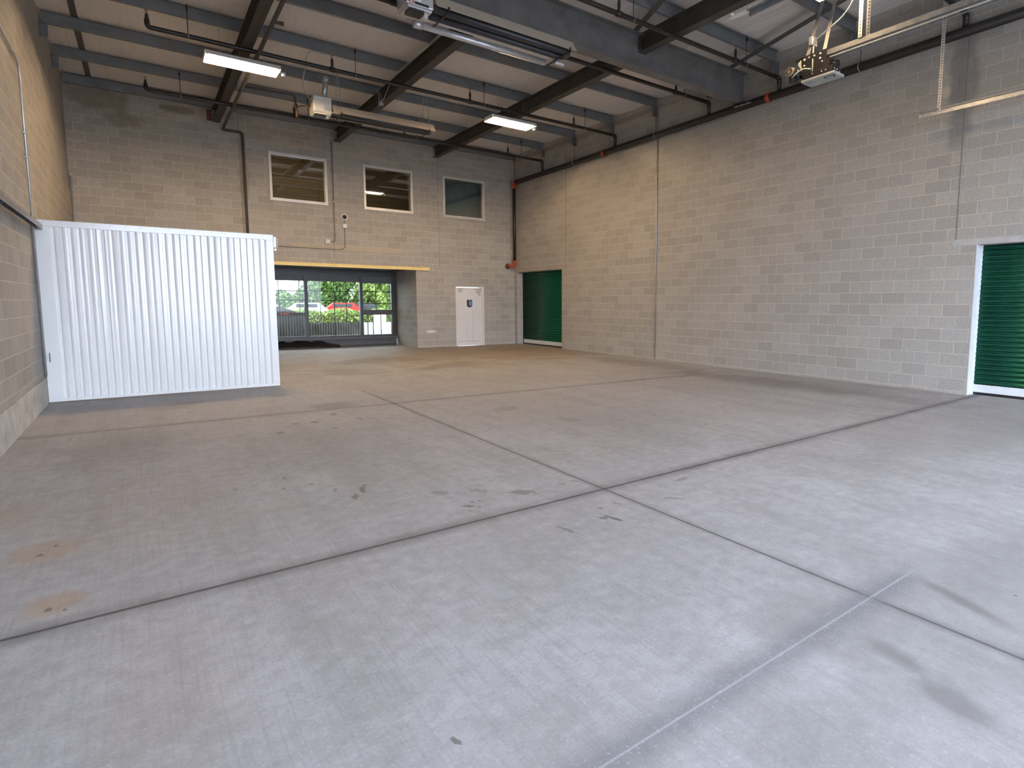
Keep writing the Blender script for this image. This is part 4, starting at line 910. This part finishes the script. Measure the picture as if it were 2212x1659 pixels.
mb = MB(); mb.box(7.66, 7.78, 4.90, 4.97, 5.08, 5.20, bev=0.01); mb.cyl((7.70, 4.895, 5.14), (7.70, 4.905, 5.14), 0.035, 12); mb.build('outlet_box', M_GALV, t)
mb = MB(); mb.tube([(7.70, 4.88, 5.14), (7.66, 4.45, 5.30), (7.60, 4.28, 5.42), (7.59, 4.30, 6.50)], 0.010, 8, fillet=0.14); mb.build('conduit', M_COND, t)
mb = MB(); mb.tube([(7.71, 4.92, 5.08), (7.62, 4.86, 5.0), (7.52, 4.80, 4.80), (7.52, 4.80, 4.66)], 0.008, 7, fillet=0.12)
mb.tube([(7.48, 4.80, 4.68), (7.47, 4.92, 4.72), (7.46, 5.05, 4.66), (7.45, 5.12, 4.60)], 0.009, 7, fillet=0.10)
for q in range(3): mb.tube([(7.53, 4.99 + q * 0.015, 4.86 - q * 0.01), (7.50, 4.97 + q * 0.02, 4.80), (7.50, 4.95, 4.70)], 0.004, 6, fillet=0.05)
mb.build('cable', M_CABLE, t)

# ------------------------------------------------------------------ outdoors
mb = MB(); mb.box(-60, 80, SF + 0.05, 120, -0.2, -0.03); mb.box(-60, 80, -60, F - WT, -0.2, -0.03); struct(mb.build('ground', M_ASPH, raw=True))
def fence(x0, x1, y, h, label, curve=0.0):
    mb = MB(); prof = []; x = x0
    while x < x1: prof += [(x, y), (x + 0.02, y - 0.025), (x + 0.05, y - 0.025), (x + 0.07, y)]; x += 0.09
    mb.sheet(prof, 'Z', -0.03, h, 0.004)
    if curve:
        for v in mb.bm.verts:
            if v.co.z > h - 0.1: v.co.z = h - curve * max(0, (v.co.x - x0) / (x1 - x0)) ** 3
    mb.box(x0, x1, y + 0.004, y + 0.05, 0.1, 0.16); tag(mb.build('metal_fence', M_FENCE), label, 'fence')
fence(2.6, 4.75, 23.0, 1.38, 'tall grey corrugated metal fence outside the left shop pane', 0.5)
fence(4.78, 6.75, 23.3, 0.70, 'low grey corrugated metal fence outside the middle shop pane')
for i in range(3):
    mb = MB(); x = 9.9 + i * 1.15; mb.box(x, x + 0.62, 32.0, 32.25, -0.03, 0.95, bev=0.02); tag(mb.build('concrete_block', M_CARW), ['left one', 'middle one', 'right one'][i] + ' of the pale blocks outside the right shop pane', 'block', 'pale blocks outside')
def car(name, cx, cy, rz, paint, label):
    t = thing(name, label, 'car', (cx, cy, -0.03)); t.rotation_euler = (0, 0, rz)
    def pb(b, n_, m_):
        me = b.build(n_, m_, raw=True); me.parent = t; return me
    mb = MB(); mb.prism([(-2.1, 0.25), (2.1, 0.25), (2.15, 0.6), (2.0, 0.82), (1.0, 0.92), (-1.9, 0.95), (-2.15, 0.85), (-2.2, 0.5)], 'X', -0.9, 0.9)
    bmesh.ops.bevel(mb.bm, geom=list(mb.bm.edges), offset=0.05, segments=2, affect='EDGES'); pb(mb, 'body', paint)
    mb = MB(); pr = [(-1.95, 0.93), (1.0, 0.90), (0.35, 1.38), (-1.45, 1.40)]
    mb.prism(pr, 'X', -0.78, 0.78); bmesh.ops.bevel(mb.bm, geom=list(mb.bm.edges), offset=0.04, segments=2, affect='EDGES'); pb(mb, 'cabin', paint)
    mb = MB(); mb.box(-0.66, 0.66, -1.86, -1.80, 1.0, 1.3); mb.box(-0.785, -0.77, -1.3, 0.4, 0.98, 1.3); mb.box(0.77, 0.785, -1.3, 0.4, 0.98, 1.3); pb(mb, 'window', M_CARG)
    for sx in (-1, 1):
        for sy in (-1.35, 1.3):
            mb = MB(); mb.cyl((sx * 0.72, sy, 0.32), (sx * 0.92, sy, 0.32), 0.32, 18); pb(mb, 'wheel', M_TYRE)
        mb = MB(); mb.box(sx * 0.6, sx * 0.85, -2.24, -2.17, 0.62, 0.78); pb(mb, 'tail_light', M_LABEL)
    return t
car('parked_car', 15.0, 60.0, 1.45, M_CARR, 'red car parked outside, seen through the middle shop pane')
car('parked_car', 11.2, 57.0, 1.45, M_CARW, 'white car parked left of the red car outside')
car('parked_car', 18.4, 65.0, 1.45, M_CARG, 'dark car parked right of the red car outside')
def tree(x, y, h, r, mat, label, trunk=True, n=3200, z0=None):
    t = thing('tree' if trunk else 'bush', label, 'tree' if trunk else 'bush', (x, y, -0.03), 'trees beyond the shop window')
    rnd = random.Random(int(x * 100 + y))
    if trunk:
        mb = MB(); mb.tube([(x, y, -0.03), (x + 0.1, y, h * 0.3), (x, y + 0.1, h * 0.6)], [0.22, 0.16, 0.08], 8)
        for a in range(4): mb.tube([(x, y, h * (0.25 + a * 0.08)), (x + 0.9 * math.cos(a * 1.7), y + 0.9 * math.sin(a * 1.7), h * (0.42 + a * 0.08))], [0.09, 0.04], 6)
        mb.build('trunk', M_BARK, t)
    mb = MB(); lobes = [(rnd.uniform(-.6, .6) * r, rnd.uniform(-.6, .6) * r, rnd.uniform(.14, .85) * h, rnd.uniform(.35, .6) * r) for _ in range(12)]
    for k_ in range(n):
        a, b, c, d = lobes[k_ % 12]
        v = Vector((rnd.gauss(0, 1), rnd.gauss(0, 1), rnd.gauss(0, 1))).normalized() * d * rnd.uniform(.55, 1.05)
        p = Vector((x + a + v.x, y + b + v.y, max(0.05, c + v.z))); s_ = rnd.uniform(.16, .3)
        u = Vector((rnd.gauss(0, 1), rnd.gauss(0, 1), rnd.gauss(0, 1))).normalized(); q = u.orthogonal().normalized() * s_; u = u.cross(q).normalized() * s_ * 0.6
        mb.face([p - q, p + u, p + q, p - u])
    mb.build('foliage', mat, t)
for i, (x, y, h, r, m_) in enumerate([(9.2, 74, 2.2, 2.0, M_LEAF1), (13.6, 73, 2.2, 1.9, M_LEAF1), (16.9, 70, 5.0, 2.0, M_LEAF1), (21.2, 69, 5.2, 2.0, M_LEAF2), (25.5, 70, 5.2, 2.0, M_LEAF2), (29.8, 72, 5.0, 2.0, M_LEAF1), (20.5, 84, 7.0, 4.2, M_LEAF1), (30.0, 85, 7.0, 4.2, M_LEAF2)]):
    tree(x, y, h, r, m_, n=7000, label=['low pale tree at the far left of the shop window view', 'low pale tree left of the red car outside', 'dark green tree behind the red car outside', 'yellow green tree right of the red car outside', 'yellow green tree seen in the right shop pane', 'tree at the right edge of the shop window view', 'tall green tree farthest back behind the red car', 'tall pale tree farthest back behind the right pane'][i])
t = thing('hedge', 'long clipped green hedge outside, below the parked cars', 'hedge', (13, 45, -0.03))
mb = MB(); rnd = random.Random(5)
for q in range(9000):
    p = Vector((rnd.uniform(6.0, 20.0), 45 + rnd.uniform(-.6, .6), 0)); p.z = rnd.uniform(0.0, 0.88 + 0.12 * math.sin(p.x * 2.3)); s_ = rnd.uniform(.06, .12)
    u = Vector((rnd.gauss(0, 1), rnd.gauss(0, 1), rnd.gauss(0, 1))).normalized(); k_ = u.orthogonal().normalized() * s_; u = u.cross(k_).normalized() * s_ * 0.6
    mb.face([p - k_, p + u, p + k_, p - u])
mb.build('foliage', M_LEAF2, t)
mb = MB(); mb.box(6.1, 19.9, 44.7, 45.3, -0.03, 0.55); mb.build('stems', M_BARK, t)
bpy.context.view_layer.update()
